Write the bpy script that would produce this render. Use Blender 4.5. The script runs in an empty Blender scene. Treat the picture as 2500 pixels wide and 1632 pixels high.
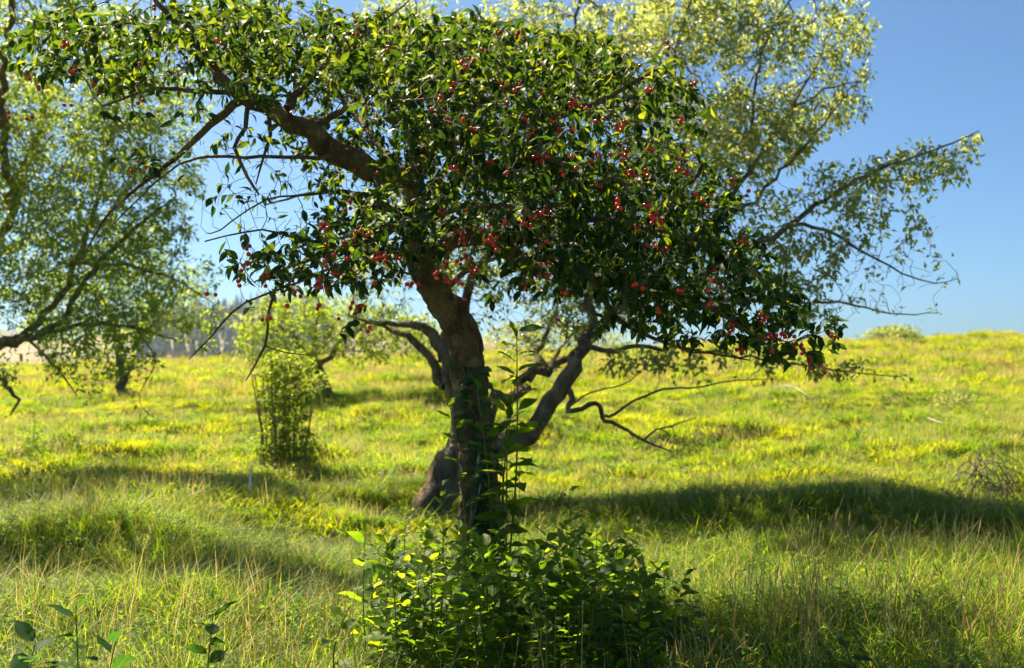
import bpy, math, random
import numpy as np
from mathutils import Vector, Matrix, Quaternion
R = math.radians
random.seed(7); rng = np.random.default_rng(11)
sc = bpy.context.scene
col = sc.collection

# ------------------------------------------------------------------ camera, sky, sun, exposure
F = 2430.0                    # focal length in photograph pixels (35 mm on a 36 mm wide sensor)
CAMZ = 1.3
PITCH = math.atan(84 / F)
cd = bpy.data.cameras.new('camera'); cam = bpy.data.objects.new('camera', cd); col.objects.link(cam)
cam.location = (0, 0, CAMZ); cam.rotation_euler = (R(90) + PITCH, 0, 0)
cd.lens = 35; cd.sensor_width = 36; cd.clip_start = .05; cd.clip_end = 5000
cd.dof.use_dof = True; cd.dof.focus_distance = 3.95; cd.dof.aperture_fstop = 2.8
sc.camera = cam

SUN_AZ = -40.0                # degrees from straight ahead, negative = left
SUN_EL = 54.0
world = bpy.data.worlds.new('World'); sc.world = world; world.use_nodes = True
wn = world.node_tree; wn.nodes.clear()
sky = wn.nodes.new('ShaderNodeTexSky'); sky.sky_type = 'NISHITA'; sky.sun_disc = False
sky.sun_elevation = R(SUN_EL); sky.sun_rotation = R(SUN_AZ)
sky.altitude = 1500; sky.air_density = .85; sky.dust_density = 2.5; sky.ozone_density = 2.0
bg = wn.nodes.new('ShaderNodeBackground'); bg.inputs['Strength'].default_value = .05
wo = wn.nodes.new('ShaderNodeOutputWorld')
tn = wn.nodes.new('ShaderNodeVectorMath'); tn.operation = 'MULTIPLY'; tn.inputs[1].default_value = (.48, .71, .82)
wn.links.new(sky.outputs[0], tn.inputs[0]); wn.links.new(tn.outputs[0], bg.inputs[0]); wn.links.new(bg.outputs[0], wo.inputs[0])
sd = Vector((math.sin(R(SUN_AZ)) * math.cos(R(SUN_EL)), math.cos(R(SUN_AZ)) * math.cos(R(SUN_EL)), math.sin(R(SUN_EL))))
sl = bpy.data.lights.new('sun', 'SUN'); sl.energy = 5.0; sl.angle = R(.53); sl.color = (1, .85, .58)
so = bpy.data.objects.new('sun', sl); col.objects.link(so); so.rotation_euler = sd.to_track_quat('Z', 'Y').to_euler()
so.location = (-20, 10, 20)
sc.view_settings.view_transform = 'Standard'; sc.view_settings.look = 'None'
sc.view_settings.gamma = 1; sc.view_settings.exposure = 1.95; sc.view_settings.use_curve_mapping = False
sc.render.engine = 'CYCLES'
try:
    sc.cycles.max_bounces = 8; sc.cycles.transmission_bounces = 6; sc.cycles.diffuse_bounces = 5; sc.cycles.transparent_max_bounces = 6
except Exception: pass

# ------------------------------------------------------------------ helpers
def at(px, py, d):
    """point seen at photograph pixel (px, py), d metres ahead of the camera"""
    u = (px - 1250) / F; v = (816 - py) / F
    y = math.cos(PITCH) - math.sin(PITCH) * v; z = math.sin(PITCH) + math.cos(PITCH) * v
    s = d / y
    return np.array((u * s, d, CAMZ + z * s))
def proj(P):
    P = np.asarray(P, float); x = P[..., 0]; y = P[..., 1]; z = P[..., 2] - CAMZ
    w = y * math.cos(PITCH) + z * math.sin(PITCH); v = -y * math.sin(PITCH) + z * math.cos(PITCH)
    w = np.maximum(w, .05)
    return 1250 + F * x / w, 816 - F * v / w
def tag(o, label=None, cat=None, group=None, kind=None):
    if label: o['label'] = label
    if cat: o['category'] = cat
    if group: o['group'] = group
    if kind: o['kind'] = kind
    return o
def empty(name, loc):
    o = bpy.data.objects.new(name, None); col.objects.link(o); o.location = Vector(loc); o.empty_display_size = .1
    return o
def link(name, me, parent=None, mat4=None):
    o = bpy.data.objects.new(name, me); col.objects.link(o)
    if parent is not None:
        o.parent = parent
        # meshes are written in world coordinates: take the parent's offset out
        off = Vector(parent.location)
        p = parent.parent
        while p is not None: off = off + Vector(p.location); p = p.parent
        o.matrix_parent_inverse = Matrix.Identity(4)
        if mat4 is None: o.location = -off
        else: o.matrix_basis = Matrix.Translation(-off) @ mat4
    elif mat4 is not None: o.matrix_basis = mat4
    return o
def mesh(name, V, Fa, mats, smooth=True, tint=None, mi=None):
    """V (n,3); Fa either an (m,k) array or a list of such arrays"""
    V = np.asarray(V, np.float32)
    if isinstance(Fa, np.ndarray): Fa = [Fa]
    me = bpy.data.meshes.new(name)
    Fa = [np.asarray(f, np.int32) for f in Fa if len(f)]
    loops = np.concatenate([f.ravel() for f in Fa]); tot = np.concatenate([np.full(len(f), f.shape[1], np.int32) for f in Fa])
    start = np.concatenate([[0], np.cumsum(tot)[:-1]]).astype(np.int32)
    me.vertices.add(len(V)); me.vertices.foreach_set('co', V.ravel())
    me.loops.add(len(loops)); me.loops.foreach_set('vertex_index', loops)
    me.polygons.add(len(tot)); me.polygons.foreach_set('loop_start', start); me.polygons.foreach_set('loop_total', tot)
    me.polygons.foreach_set('use_smooth', np.full(len(tot), smooth, bool))
    if mi is not None: me.polygons.foreach_set('material_index', np.asarray(mi, np.int32))
    for m in (mats if isinstance(mats, (list, tuple)) else [mats]): me.materials.append(m)
    if tint is not None:
        a = me.attributes.new('tint', 'FLOAT', 'POINT'); a.data.foreach_set('value', np.asarray(tint, np.float32))
    me.update(calc_edges=True); me.validate()
    return me

def hash2(i, j, s):
    v = np.sin(i * 127.1 + j * 311.7 + s * 74.7) * 43758.5453
    return v - np.floor(v)
def noise2(x, y, s=0):
    x = np.asarray(x, float); y = np.asarray(y, float)
    i = np.floor(x); j = np.floor(y); u = x - i; v = y - j
    u = u * u * (3 - 2 * u); v = v * v * (3 - 2 * v)
    return ((hash2(i, j, s) * (1 - u) + hash2(i + 1, j, s) * u) * (1 - v) + (hash2(i, j + 1, s) * (1 - u) + hash2(i + 1, j + 1, s) * u) * v) * 2 - 1
def fbm(x, y, s=0, o=3):
    r = 0; a = 1
    for k in range(o): r = r + a * noise2(x, y, s + k * 9); x = x * 2.03; y = y * 2.03; a *= .5
    return r
def sstep(a, b, x):
    t = np.clip((x - a) / (b - a), 0, 1); return t * t * (3 - 2 * t)

def G(x, y):
    """ground height"""
    x = np.asarray(x, float); y = np.asarray(y, float)
    t = np.where(y < 8, 0, y - 8.0); t = np.where(t < 4, t * t / 8, t - 2)
    xs = np.clip(x, -40, 60)
    slope = .060 + .0010 * xs
    z = -1.27 + CAMZ + slope * np.minimum(t, 30)
    over = np.maximum(y - 39, 0)
    z = z + slope * 2.0 * (1 - np.exp(-over / 4)) * .6 - .006 * over - .045 * np.maximum(y - 100, 0) * (y < 260) - .045 * 160 * (y >= 260)
    near = sstep(3, 12, y) * (1 - sstep(60, 120, y))
    h = .20 * fbm(x * .38 + .3 * noise2(x * .2, y * .3, 5), y * .95 - x * .12, 1, 3) + .06 * fbm(x * 1.1, y * 2.4, 4, 2)
    z = z + h * (.22 + near * 1.0) * (y < 400)
    z = z - .24 * np.exp(-((x + .8) / 1.3) ** 2 - ((y - 8.4) / 1.3) ** 2)
    # wooded hill across the valley, left of centre
    hx = (x + 210) / 250; hy = (y - 880) / 200
    z = z + 60 * np.exp(-(hx * hx) - hy * hy) * (1 + .12 * fbm(x * .02, y * .02, 8, 3))
    hx = (x + 900) / 420; hy = (y - 1250) / 180
    z = z + 95 * np.exp(-(hx * hx) - hy * hy)
    return z

def new_mat(name):
    m = bpy.data.materials.new(name); m.use_nodes = True; nt = m.node_tree; nt.nodes.clear()
    out = nt.nodes.new('ShaderNodeOutputMaterial')
    return m, nt, out
def N(nt, t, **kw):
    n = nt.nodes.new(t)
    for k, v in kw.items():
        if k in n.inputs.keys(): n.inputs[k].default_value = v
        else: setattr(n, k, v)
    return n
def ramp(nt, fac, stops):
    r = nt.nodes.new('ShaderNodeValToRGB'); e = r.color_ramp.elements
    while len(e) < len(stops): e.new(.5)
    for k, (p, c) in enumerate(stops): e[k].position = p; e[k].color = (*c, 1)
    nt.links.new(fac, r.inputs[0]); return r
def leaf_mat(name, refl, trans, tfac=.5, rough=.42, spec=.5):
    """refl / trans: colour stops over the per-leaf random value"""
    m, nt, out = new_mat(name)
    a = N(nt, 'ShaderNodeAttribute', attribute_name='tint'); oi = N(nt, 'ShaderNodeObjectInfo')
    ad = N(nt, 'ShaderNodeMath', operation='ADD'); nt.links.new(a.outputs['Fac'], ad.inputs[0]); nt.links.new(oi.outputs['Random'], ad.inputs[1])
    fr = N(nt, 'ShaderNodeMath', operation='FRACT'); nt.links.new(ad.outputs[0], fr.inputs[0])
    tc = N(nt, 'ShaderNodeTexCoord'); nz = N(nt, 'ShaderNodeTexNoise', Scale=45.0, Detail=2.0); nt.links.new(tc.outputs['Object'], nz.inputs['Vector'])
    n2 = N(nt, 'ShaderNodeMapRange'); n2.inputs[1].default_value = .3; n2.inputs[2].default_value = .7; n2.inputs[3].default_value = .8; n2.inputs[4].default_value = 1.18
    nt.links.new(nz.outputs[0], n2.inputs[0])
    def mul(r):
        mx = N(nt, 'ShaderNodeVectorMath', operation='SCALE'); nt.links.new(r.outputs[0], mx.inputs[0]); nt.links.new(n2.outputs[0], mx.inputs['Scale']); return mx
    r1 = mul(ramp(nt, fr.outputs[0], refl)); r2 = mul(ramp(nt, fr.outputs[0], trans))
    p = N(nt, 'ShaderNodeBsdfPrincipled', Roughness=rough); p.inputs['Specular IOR Level'].default_value = spec
    nt.links.new(r1.outputs[0], p.inputs['Base Color'])
    t = N(nt, 'ShaderNodeBsdfTranslucent'); nt.links.new(r2.outputs[0], t.inputs[0])
    mx = N(nt, 'ShaderNodeMixShader'); mx.inputs[0].default_value = tfac
    nt.links.new(p.outputs[0], mx.inputs[1]); nt.links.new(t.outputs[0], mx.inputs[2]); nt.links.new(mx.outputs[0], out.inputs[0])
    return m
def bark_mat(name, dark, light, scale=9.0, bump=.5):
    m, nt, out = new_mat(name)
    tc = N(nt, 'ShaderNodeTexCoord')
    mp = N(nt, 'ShaderNodeMapping'); mp.inputs['Scale'].default_value = (1, 1, .45); nt.links.new(tc.outputs['Object'], mp.inputs[0])
    n1 = N(nt, 'ShaderNodeTexNoise', Scale=scale, Detail=8.0, Roughness=.65); nt.links.new(mp.outputs[0], n1.inputs['Vector'])
    v = N(nt, 'ShaderNodeTexNoise', Scale=scale * 4.5, Detail=5.0, Roughness=.7); nt.links.new(mp.outputs[0], v.inputs['Vector'])
    n3 = N(nt, 'ShaderNodeTexNoise', Scale=scale * .5, Detail=3.0); nt.links.new(tc.outputs['Object'], n3.inputs['Vector'])
    r = ramp(nt, n1.outputs[0], [(.3, dark), (.5, tuple((a + b) / 2 for a, b in zip(dark, light))), (.72, light)])
    lich = ramp(nt, n3.outputs[0], [(.56, (0, 0, 0)), (.66, (1, 1, 1))])
    mx = N(nt, 'ShaderNodeMixRGB'); nt.links.new(lich.outputs[0], mx.inputs[0]); nt.links.new(r.outputs[0], mx.inputs[1]); mx.inputs[2].default_value = (light[0] * 1.15, light[1] * 1.25, light[2] * 1.0, 1)
    ed = N(nt, 'ShaderNodeMapRange'); ed.inputs[1].default_value = .3; ed.inputs[2].default_value = .6; nt.links.new(v.outputs[0], ed.inputs[0])
    hh = N(nt, 'ShaderNodeMath', operation='MULTIPLY_ADD'); nt.links.new(n1.outputs[0], hh.inputs[0]); hh.inputs[1].default_value = 1.2; nt.links.new(ed.outputs[0], hh.inputs[2])
    b = N(nt, 'ShaderNodeBump', Strength=bump, Distance=.05); nt.links.new(hh.outputs[0], b.inputs['Height'])
    p = N(nt, 'ShaderNodeBsdfPrincipled', Roughness=.85); p.inputs['Specular IOR Level'].default_value = .25
    nt.links.new(mx.outputs[0], p.inputs['Base Color']); nt.links.new(b.outputs[0], p.inputs['Normal']); nt.links.new(p.outputs[0], out.inputs[0])
    return m

M_cherry_leaf = leaf_mat('cherry_leaf', [(0, (.008, .026, .009)), (.6, (.013, .038, .010)), (1, (.028, .062, .012))],
                         [(0, (.035, .09, .005)), (.6, (.10, .20, .008)), (1, (.40, .48, .015))], .40, .5, .15)
M_apple_leaf = leaf_mat('apple_leaf', [(0, (.07, .11, .04)), (.5, (.10, .14, .055)), (1, (.14, .18, .075))],
                        [(0, (.34, .43, .06)), (.5, (.46, .54, .10)), (1, (.62, .66, .18))], .5, .40, .5)
M_willow_leaf = leaf_mat('plum_leaf', [(0, (.055, .10, .03)), (.5, (.08, .13, .035)), (1, (.11, .15, .05))],
                        [(0, (.30, .46, .03)), (.5, (.42, .57, .05)), (1, (.58, .66, .10))], .5, .42, .4)
M_bright_leaf = leaf_mat('bright_leaf', [(0, (.06, .12, .015)), (1, (.11, .17, .02))], [(0, (.28, .42, .02)), (1, (.48, .56, .04))], .55, .45, .3)
M_sprout_leaf = leaf_mat('sprout_leaf', [(0, (.022, .060, .008)), (.6, (.04, .09, .010)), (1, (.08, .13, .015))],
                         [(0, (.20, .38, .010)), (.6, (.34, .52, .014)), (1, (.58, .62, .02))], .5, .52, .15)
M_ivy = leaf_mat('ivy_leaf', [(0, (.015, .05, .012)), (1, (.03, .08, .02))], [(0, (.07, .18, .01)), (1, (.14, .28, .02))], .35, .3, .6)
M_grass = leaf_mat('grass_blade', [(0, (.12, .16, .016)), (.5, (.17, .20, .02)), (.9, (.20, .22, .025)), (.97, (.34, .28, .10))],
                   [(0, (.47, .54, .008)), (.5, (.58, .63, .010)), (.96, (.64, .66, .012)), (.99, (.74, .58, .15))], .55, .55, .18)
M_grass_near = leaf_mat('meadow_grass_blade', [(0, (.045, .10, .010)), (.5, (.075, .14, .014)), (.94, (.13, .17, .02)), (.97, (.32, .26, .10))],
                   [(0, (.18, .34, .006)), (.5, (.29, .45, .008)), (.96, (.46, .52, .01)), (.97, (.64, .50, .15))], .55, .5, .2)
M_clover = leaf_mat('clover_leaf', [(0, (.04, .11, .015)), (1, (.08, .16, .02))], [(0, (.18, .38, .012)), (1, (.40, .54, .02))], .5, .5, .15)
M_straw = leaf_mat('dry_straw', [(0, (.40, .30, .12)), (.6, (.52, .42, .18)), (1, (.34, .33, .09))], [(0, (.62, .46, .16)), (1, (.6, .54, .14))], .4, .5, .3)
M_cbark = bark_mat('cherry_bark', (.03, .02, .012), (.44, .31, .18), 13, 1.0)
M_abark = bark_mat('apple_bark', (.06, .042, .027), (.46, .35, .23), 10, 1.0)
M_twig = bark_mat('twig_bark', (.05, .04, .03), (.20, .17, .13), 30, .2)
M_deadwood = bark_mat('weathered_wood', (.12, .10, .075), (.34, .29, .22), 14, .4)
M_stem = leaf_mat('green_stem', [(0, (.09, .12, .03)), (1, (.13, .13, .04))], [(0, (.1, .2, .02)), (1, (.1, .2, .02))], .15, .5)
def simple(name, c, rough=.6, var=.25):
    m, nt, out = new_mat(name)
    tc = N(nt, 'ShaderNodeTexCoord'); nz = N(nt, 'ShaderNodeTexNoise', Scale=6.0, Detail=5.0); nt.links.new(tc.outputs['Object'], nz.inputs['Vector'])
    r = ramp(nt, nz.outputs[0], [(.3, tuple(k * (1 - var) for k in c)), (.7, tuple(min(1, k * (1 + var)) for k in c))])
    p = N(nt, 'ShaderNodeBsdfPrincipled', Roughness=rough); nt.links.new(r.outputs[0], p.inputs['Base Color']); nt.links.new(p.outputs[0], out.inputs[0])
    return m
def cherry_mat():
    m, nt, out = new_mat('cherry_skin')
    oi = N(nt, 'ShaderNodeObjectInfo')
    r = ramp(nt, oi.outputs['Random'], [(0, (.30, .002, .003)), (.55, (.52, .003, .004)), (.88, (.62, .012, .008)), (.98, (.75, .16, .03))])
    p = N(nt, 'ShaderNodeBsdfPrincipled', Roughness=.16); nt.links.new(r.outputs[0], p.inputs['Base Color'])
    p.inputs['Subsurface Weight'].default_value = .15; p.inputs['Subsurface Scale'].default_value = .006; p.inputs['Subsurface Radius'].default_value = (1, .2, .1)
    p.inputs['Coat Weight'].default_value = .15; p.inputs['Coat Roughness'].default_value = .08
    nt.links.new(p.outputs[0], out.inputs[0]); return m
M_fruit = cherry_mat()
def ground_mat():
    m, nt, out = new_mat('meadow_soil_and_thatch')
    g = N(nt, 'ShaderNodeNewGeometry'); sp = N(nt, 'ShaderNodeSeparateXYZ'); nt.links.new(g.outputs['Position'], sp.inputs[0])
    n1 = N(nt, 'ShaderNodeTexNoise', Scale=2.2, Detail=8.0, Roughness=.7); nt.links.new(g.outputs['Position'], n1.inputs['Vector'])
    n2 = N(nt, 'ShaderNodeTexNoise', Scale=.05, Detail=5.0); nt.links.new(g.outputs['Position'], n2.inputs['Vector'])
    near = ramp(nt, n1.outputs[0], [(.3, (.045, .055, .015)), (.5, (.10, .12, .022)), (.7, (.20, .19, .05))])
    far = ramp(nt, n2.outputs[0], [(.35, (.13, .12, .06)), (.6, (.26, .21, .12))])
    mr = N(nt, 'ShaderNodeMapRange'); mr.inputs[1].default_value = 46; mr.inputs[2].default_value = 80; nt.links.new(sp.outputs['Y'], mr.inputs[0])
    mx = N(nt, 'ShaderNodeMixRGB'); nt.links.new(mr.outputs[0], mx.inputs[0]); nt.links.new(near.outputs[0], mx.inputs[1]); nt.links.new(far.outputs[0], mx.inputs[2])
    b = N(nt, 'ShaderNodeBump', Strength=.5, Distance=.05); nt.links.new(n1.outputs[0], b.inputs['Height'])
    p = N(nt, 'ShaderNodeBsdfPrincipled', Roughness=.95); p.inputs['Specular IOR Level'].default_value = .15
    nt.links.new(mx.outputs[0], p.inputs['Base Color']); nt.links.new(b.outputs[0], p.inputs['Normal']); nt.links.new(p.outputs[0], out.inputs[0])
    return m

# ------------------------------------------------------------------ ground
def axis(lo, hi, n, fine):
    """denser near zero"""
    s = np.linspace(-1, 1, n); a = np.sinh(s * fine) / math.sinh(fine)
    return np.where(a < 0, -a * lo, a * hi)
xs = axis(-1500, 1500, 330, 6.8); ys = axis(-200, 1600, 520, 6.6) + 6
xs = np.unique(xs); ys = np.unique(ys)
X, Y = np.meshgrid(xs, ys)
Z = G(X, Y)
V = np.stack([X, Y, Z], -1).reshape(-1, 3); nx = len(xs); ny = len(ys)
ii, jj = np.meshgrid(np.arange(nx - 1), np.arange(ny - 1)); b0 = (jj * nx + ii).ravel()
go = link('ground', mesh('ground', V, np.stack([b0, b0 + 1, b0 + nx + 1, b0 + nx], 1), ground_mat()))
tag(go, kind='structure')

# ------------------------------------------------------------------ tubes and leaves
def tubes(chains, sides=6, wob=0.0, cap=True):
    """chains: list of (P (n,3), r (n,)); returns V, quads"""
    VV = []; FF = []; TT = []; base = 0
    for P, r in chains:
        P = np.asarray(P, float); r = np.asarray(r, float); n = len(P)
        if n < 2: continue
        T = np.gradient(P, axis=0); T /= np.linalg.norm(T, axis=1)[:, None] + 1e-9
        k = sides if sides else (7 if r.max() > .02 else 5 if r.max() > .008 else 3)
        a = np.array((0.3, 0.2, 1.0)) if abs(T[0, 2]) < .8 else np.array((1.0, .1, 0))
        u = np.cross(T[0], a); u /= np.linalg.norm(u); us = [u]
        for i in range(1, n):
            u = us[-1] - T[i] * np.dot(us[-1], T[i]); u /= np.linalg.norm(u) + 1e-9; us.append(u)
        U = np.array(us); W = np.cross(T, U)
        th = np.arange(k) * 2 * np.pi / k
        rr = r[:, None] * np.ones(k)
        if wob:
            s = np.cumsum(np.r_[0, np.linalg.norm(np.diff(P, axis=0), axis=1)])[:, None]
            rr = rr * (1 + wob * (noise2(np.cos(th)[None] * 1.6 + s * 3.1 + 5, np.sin(th)[None] * 1.6 + s * 2.3, 3) + .45 * noise2(np.cos(th)[None] * 3 + s * 9, np.sin(th)[None] * 3 + 3 + s * 7, 6) + .5 * noise2(np.cos(th)[None] * 4.2 + s * 1.1, np.sin(th)[None] * 4.2 - s * 1.4, 16) + .25 * noise2(np.cos(th)[None] * 9 + s * 14, np.sin(th)[None] * 9 + s * 5, 26)))
        ring = P[:, None] + rr[..., None] * (np.cos(th)[None, :, None] * U[:, None] + np.sin(th)[None, :, None] * W[:, None])
        VV.append(ring.reshape(-1, 3))
        i = np.arange(n - 1)[:, None] * k; j = np.arange(k)[None]
        j2 = (j + 1) % k
        FF.append((base + np.stack([i + j, i + j2, i + k + j2, i + k + j], -1)).reshape(-1, 4))
        base += n * k
        if cap:
            VV.append(P[-1:] + T[-1:] * r[-1] * .6); e = base - k
            FF.append(np.stack([e + np.arange(k), e + (np.arange(k) + 1) % k, np.full(k, base), np.full(k, base)], 1)); base += 1
    V = np.concatenate(VV); Q = np.concatenate(FF)
    tri = Q[Q[:, 2] == Q[:, 3]][:, :3]; Q = Q[Q[:, 2] != Q[:, 3]]
    return V, [Q, tri] if len(tri) else [Q]

def smooth_line(pts, step):
    """Catmull-Rom through pts (n,4) x y z r, resampled about every step"""
    P = np.asarray(pts, float); Q = np.vstack([2 * P[0] - P[1], P, 2 * P[-1] - P[-2]]); out = []
    for i in range(1, len(Q) - 2):
        m = max(2, int(np.linalg.norm(Q[i + 1, :3] - Q[i, :3]) / step)); t = (np.arange(m) / m)[:, None]
        a, b, c, d = Q[i - 1], Q[i], Q[i + 1], Q[i + 2]
        out.append(.5 * ((2 * b) + (c - a) * t + (2 * a - 5 * b + 4 * c - d) * t ** 2 + (-a + 3 * b - 3 * c + d) * t ** 3))
    out.append(P[-1:]); return np.vstack(out)

def leaf_template(kind):
    """unit-length leaf along +Y, face up +Z, folded along the midrib and bent down"""
    if kind == 'small':      # 4 triangles
        V = np.array([(0, 0, 0), (.24, .42, .07), (-.24, .42, .07), (0, .5, 0), (0, 1, -.14)])
        return V, np.array([(0, 1, 3), (0, 3, 2), (3, 1, 4), (2, 3, 4)])
    if kind == 'ovate':      # 14 triangles
        st = [(0, 0), (.12, .08), (.32, .195), (.55, .215), (.78, .135), (1, 0)]
    elif kind == 'broad':
        st = [(0, 0), (.10, .15), (.26, .25), (.42, .27), (.58, .245), (.75, .16), (.89, .07), (1, 0)]
    V = []; F = []
    def z(t, w): return .22 * w * 1.0 - .28 * t * t + .06 * t
    for i, (t, w) in enumerate(st):
        if i == 0: V.append((0, 0, 0))
        elif i == len(st) - 1: V.append((0, 1, z(1, 0)))
        else:
            V += [(-w, t, z(t, w) + (.02 if i % 2 else -.01)), (0, t, z(t, 0)), (w, t, z(t, w) + (-.012 if i % 2 else .02))]
    n = len(st) - 2
    F += [(0, 2, 1), (0, 3, 2)]
    for k in range(n - 1):
        a = 1 + 3 * k; b = a + 3
        F += [(a, a + 1, b + 1), (a, b + 1, b), (a + 1, a + 2, b + 2), (a + 1, b + 2, b + 1)]
    a = 1 + 3 * (n - 1); e = a + 3
    F += [(a, a + 1, e), (a + 1, a + 2, e)]
    return np.array(V, float), np.array(F)
TPL = {k: leaf_template(k) for k in ('small', 'ovate', 'broad')}
def frames(D, Nn):
    """orthonormal frames with Y along D and Z near Nn"""
    D = D / (np.linalg.norm(D, axis=1)[:, None] + 1e-9)
    Xv = np.cross(D, Nn); Xv /= np.linalg.norm(Xv, axis=1)[:, None] + 1e-9
    Zv = np.cross(Xv, D)
    return Xv, D, Zv
def leaves_mesh(name, P, D, Nn, S, mat, kind, width=None):
    T, Fc = TPL[kind]; Xv, Yv, Zv = frames(D, Nn); n = len(P)
    w = np.ones(n) if width is None else width
    w = w * rng.uniform(.75, 1.2, n); bend = rng.normal(-.08, .22, n)[:, None, None]; fold = rng.uniform(-.25, .55, n)[:, None, None]
    zz = T[None, :, 2:3] + bend * T[None, :, 1:2] ** 2 + fold * np.abs(T[None, :, 0:1])
    xx = T[None, :, 0:1] + rng.normal(0, .10, n)[:, None, None] * T[None, :, 1:2] ** 2
    V = P[:, None] + S[:, None, None] * (xx * (Xv * w[:, None])[:, None] + T[None, :, 1:2] * Yv[:, None] + zz * Zv[:, None])
    Fa = (Fc[None] + (np.arange(n) * len(T))[:, None, None]).reshape(-1, 3)
    return mesh(name, V.reshape(-1, 3), Fa, mat, True, np.repeat(rng.random(n), len(T)))
def leaf_protos(name, mat, kind):
    out = []
    for k in range(4):
        T, Fc = TPL[kind]; T = T.copy()
        T[:, 2] += -.10 * (k - 1.5) * T[:, 1] ** 2 + .05 * np.sin(T[:, 1] * 9 + k) * np.abs(T[:, 0]) * 3; T[:, 0] += .05 * math.sin(k * 2.1) * T[:, 1] ** 2; T[:, 0] *= .9 + .07 * k
        out.append(mesh(name, T, Fc, mat, True))
    return out
def leaf_objects(P, D, Nn, S, protos, parent, name='leaf'):
    Xv, Yv, Zv = frames(D, Nn)
    for i in range(len(P)):
        m = Matrix(((Xv[i][0], Yv[i][0], Zv[i][0], 0), (Xv[i][1], Yv[i][1], Zv[i][1], 0), (Xv[i][2], Yv[i][2], Zv[i][2], 0), (0, 0, 0, 1)))
        link(name, protos[i % len(protos)], parent, Matrix.Translation(Vector(P[i])) @ m @ Matrix.Scale(float(S[i]), 4))

# ------------------------------------------------------------------ tree grower (space colonisation)
class Tree:
    def __init__(s): s.P = []; s.par = []; s.r = []; s.limbs = []; s.grown = []
    def limb(s, pts, step=.09, start=None, jit=.012):
        """pts: (px, py, d, radius in m)"""
        L = np.array([(*at(a, b, c), r) for a, b, c, r in pts]); L = smooth_line(L, step)
        L[1:-1, :3] += rng.normal(0, jit, (len(L) - 2, 3)) * (L[1:-1, 3:4] / .05).clip(.15, 1)
        s.add(L); s.limbs.append(L); return L
    def add(s, L):
        prev = -1
        if s.P:
            d = np.linalg.norm(np.array(s.P) - L[0, :3], axis=1); prev = int(d.argmin())
        for q in L:
            s.P.append(q[:3]); s.par.append(prev); s.r.append(q[3]); s.grown.append(False); prev = len(s.P) - 1
    def grow(s, A, step=.06, kill=.1, infl=1.2, iters=80, grav=-.1, jit=.25, minr=None):
        A = A.copy(); P = np.array(s.P); r = np.array(s.r)
        ok = np.arange(len(P)) if minr is None else np.where(r < minr)[0]
        D2 = ((A[:, None, :] - P[ok][None]) ** 2).sum(-1) if len(A) * len(ok) < 4e7 else None
        near = ok[D2.argmin(1)]; nd = np.sqrt(D2.min(1)); PL = list(P)
        used = {}
        for it in range(iters):
            if not len(A): break
            m = nd < infl
            if not m.any(): break
            idx = near[m]; PA = np.array(PL)
            dirs = A[m] - PA[idx]; dirs /= np.linalg.norm(dirs, axis=1)[:, None] + 1e-9
            un, inv = np.unique(idx, return_inverse=True)
            acc = np.zeros((len(un), 3)); np.add.at(acc, inv, dirs)
            acc /= np.linalg.norm(acc, axis=1)[:, None] + 1e-9
            acc += rng.normal(0, jit, acc.shape) ; acc[:, 2] += grav
            acc /= np.linalg.norm(acc, axis=1)[:, None] + 1e-9
            newP = []; newI = []
            for k, u in enumerate(un):
                if used.get(u, 0) >= 3: continue
                used[u] = used.get(u, 0) + 1
                q = PA[u] + acc[k] * step; newP.append(q); newI.append(len(PL)); PL.append(q)
                s.P.append(q); s.par.append(int(u)); s.r.append(0.0); s.grown.append(True)
            if not newP: break
            newP = np.array(newP); newI = np.array(newI)
            D2 = ((A[:, None, :] - newP[None]) ** 2).sum(-1); j = D2.argmin(1); dm = np.sqrt(D2[np.arange(len(A)), j])
            up = dm < nd; near = np.where(up, newI[j], near); nd = np.where(up, dm, nd)
            keep = nd > kill; A = A[keep]; near = near[keep]; nd = nd[keep]
    def finish(s, tip=.0014, e=2.3, rmax=.03):
        n = len(s.P); s.P = np.array(s.P); s.par = np.array(s.par); s.grown = np.array(s.grown)
        acc = np.zeros(n); s.height = np.zeros(n, int)
        r = np.array(s.r)
        for i in range(n - 1, -1, -1):      # children always come after their parents
            if s.grown[i]: r[i] = min(rmax, max(tip, acc[i] ** (1 / e)))
            p = s.par[i]
            if p >= 0 and s.grown[i]:
                acc[p] += r[i] ** e; s.height[p] = max(s.height[p], s.height[i] + 1)
        s.r = r
    def chains(s):
        n = len(s.P); kids = [[] for _ in range(n)]
        for i in range(n):
            if s.par[i] >= 0 and s.grown[i]: kids[s.par[i]].append(i)
        out = []; stack = []
        for i in range(n):
            if not s.grown[i]:
                for k in kids[i]: stack.append((i, k))
        while stack:
            p, k = stack.pop(); ids = [p]
            c = k
            while True:
                ids.append(c); ch = kids[c]
                if not ch: break
                ch = sorted(ch, key=lambda q: -s.height[q]);
                for q in ch[1:]: stack.append((c, q))
                c = ch[0]
            r = s.r[ids].copy(); r[0] = min(r[0], r[1] * 1.15)
            out.append((s.P[ids], r))
        return out
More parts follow.
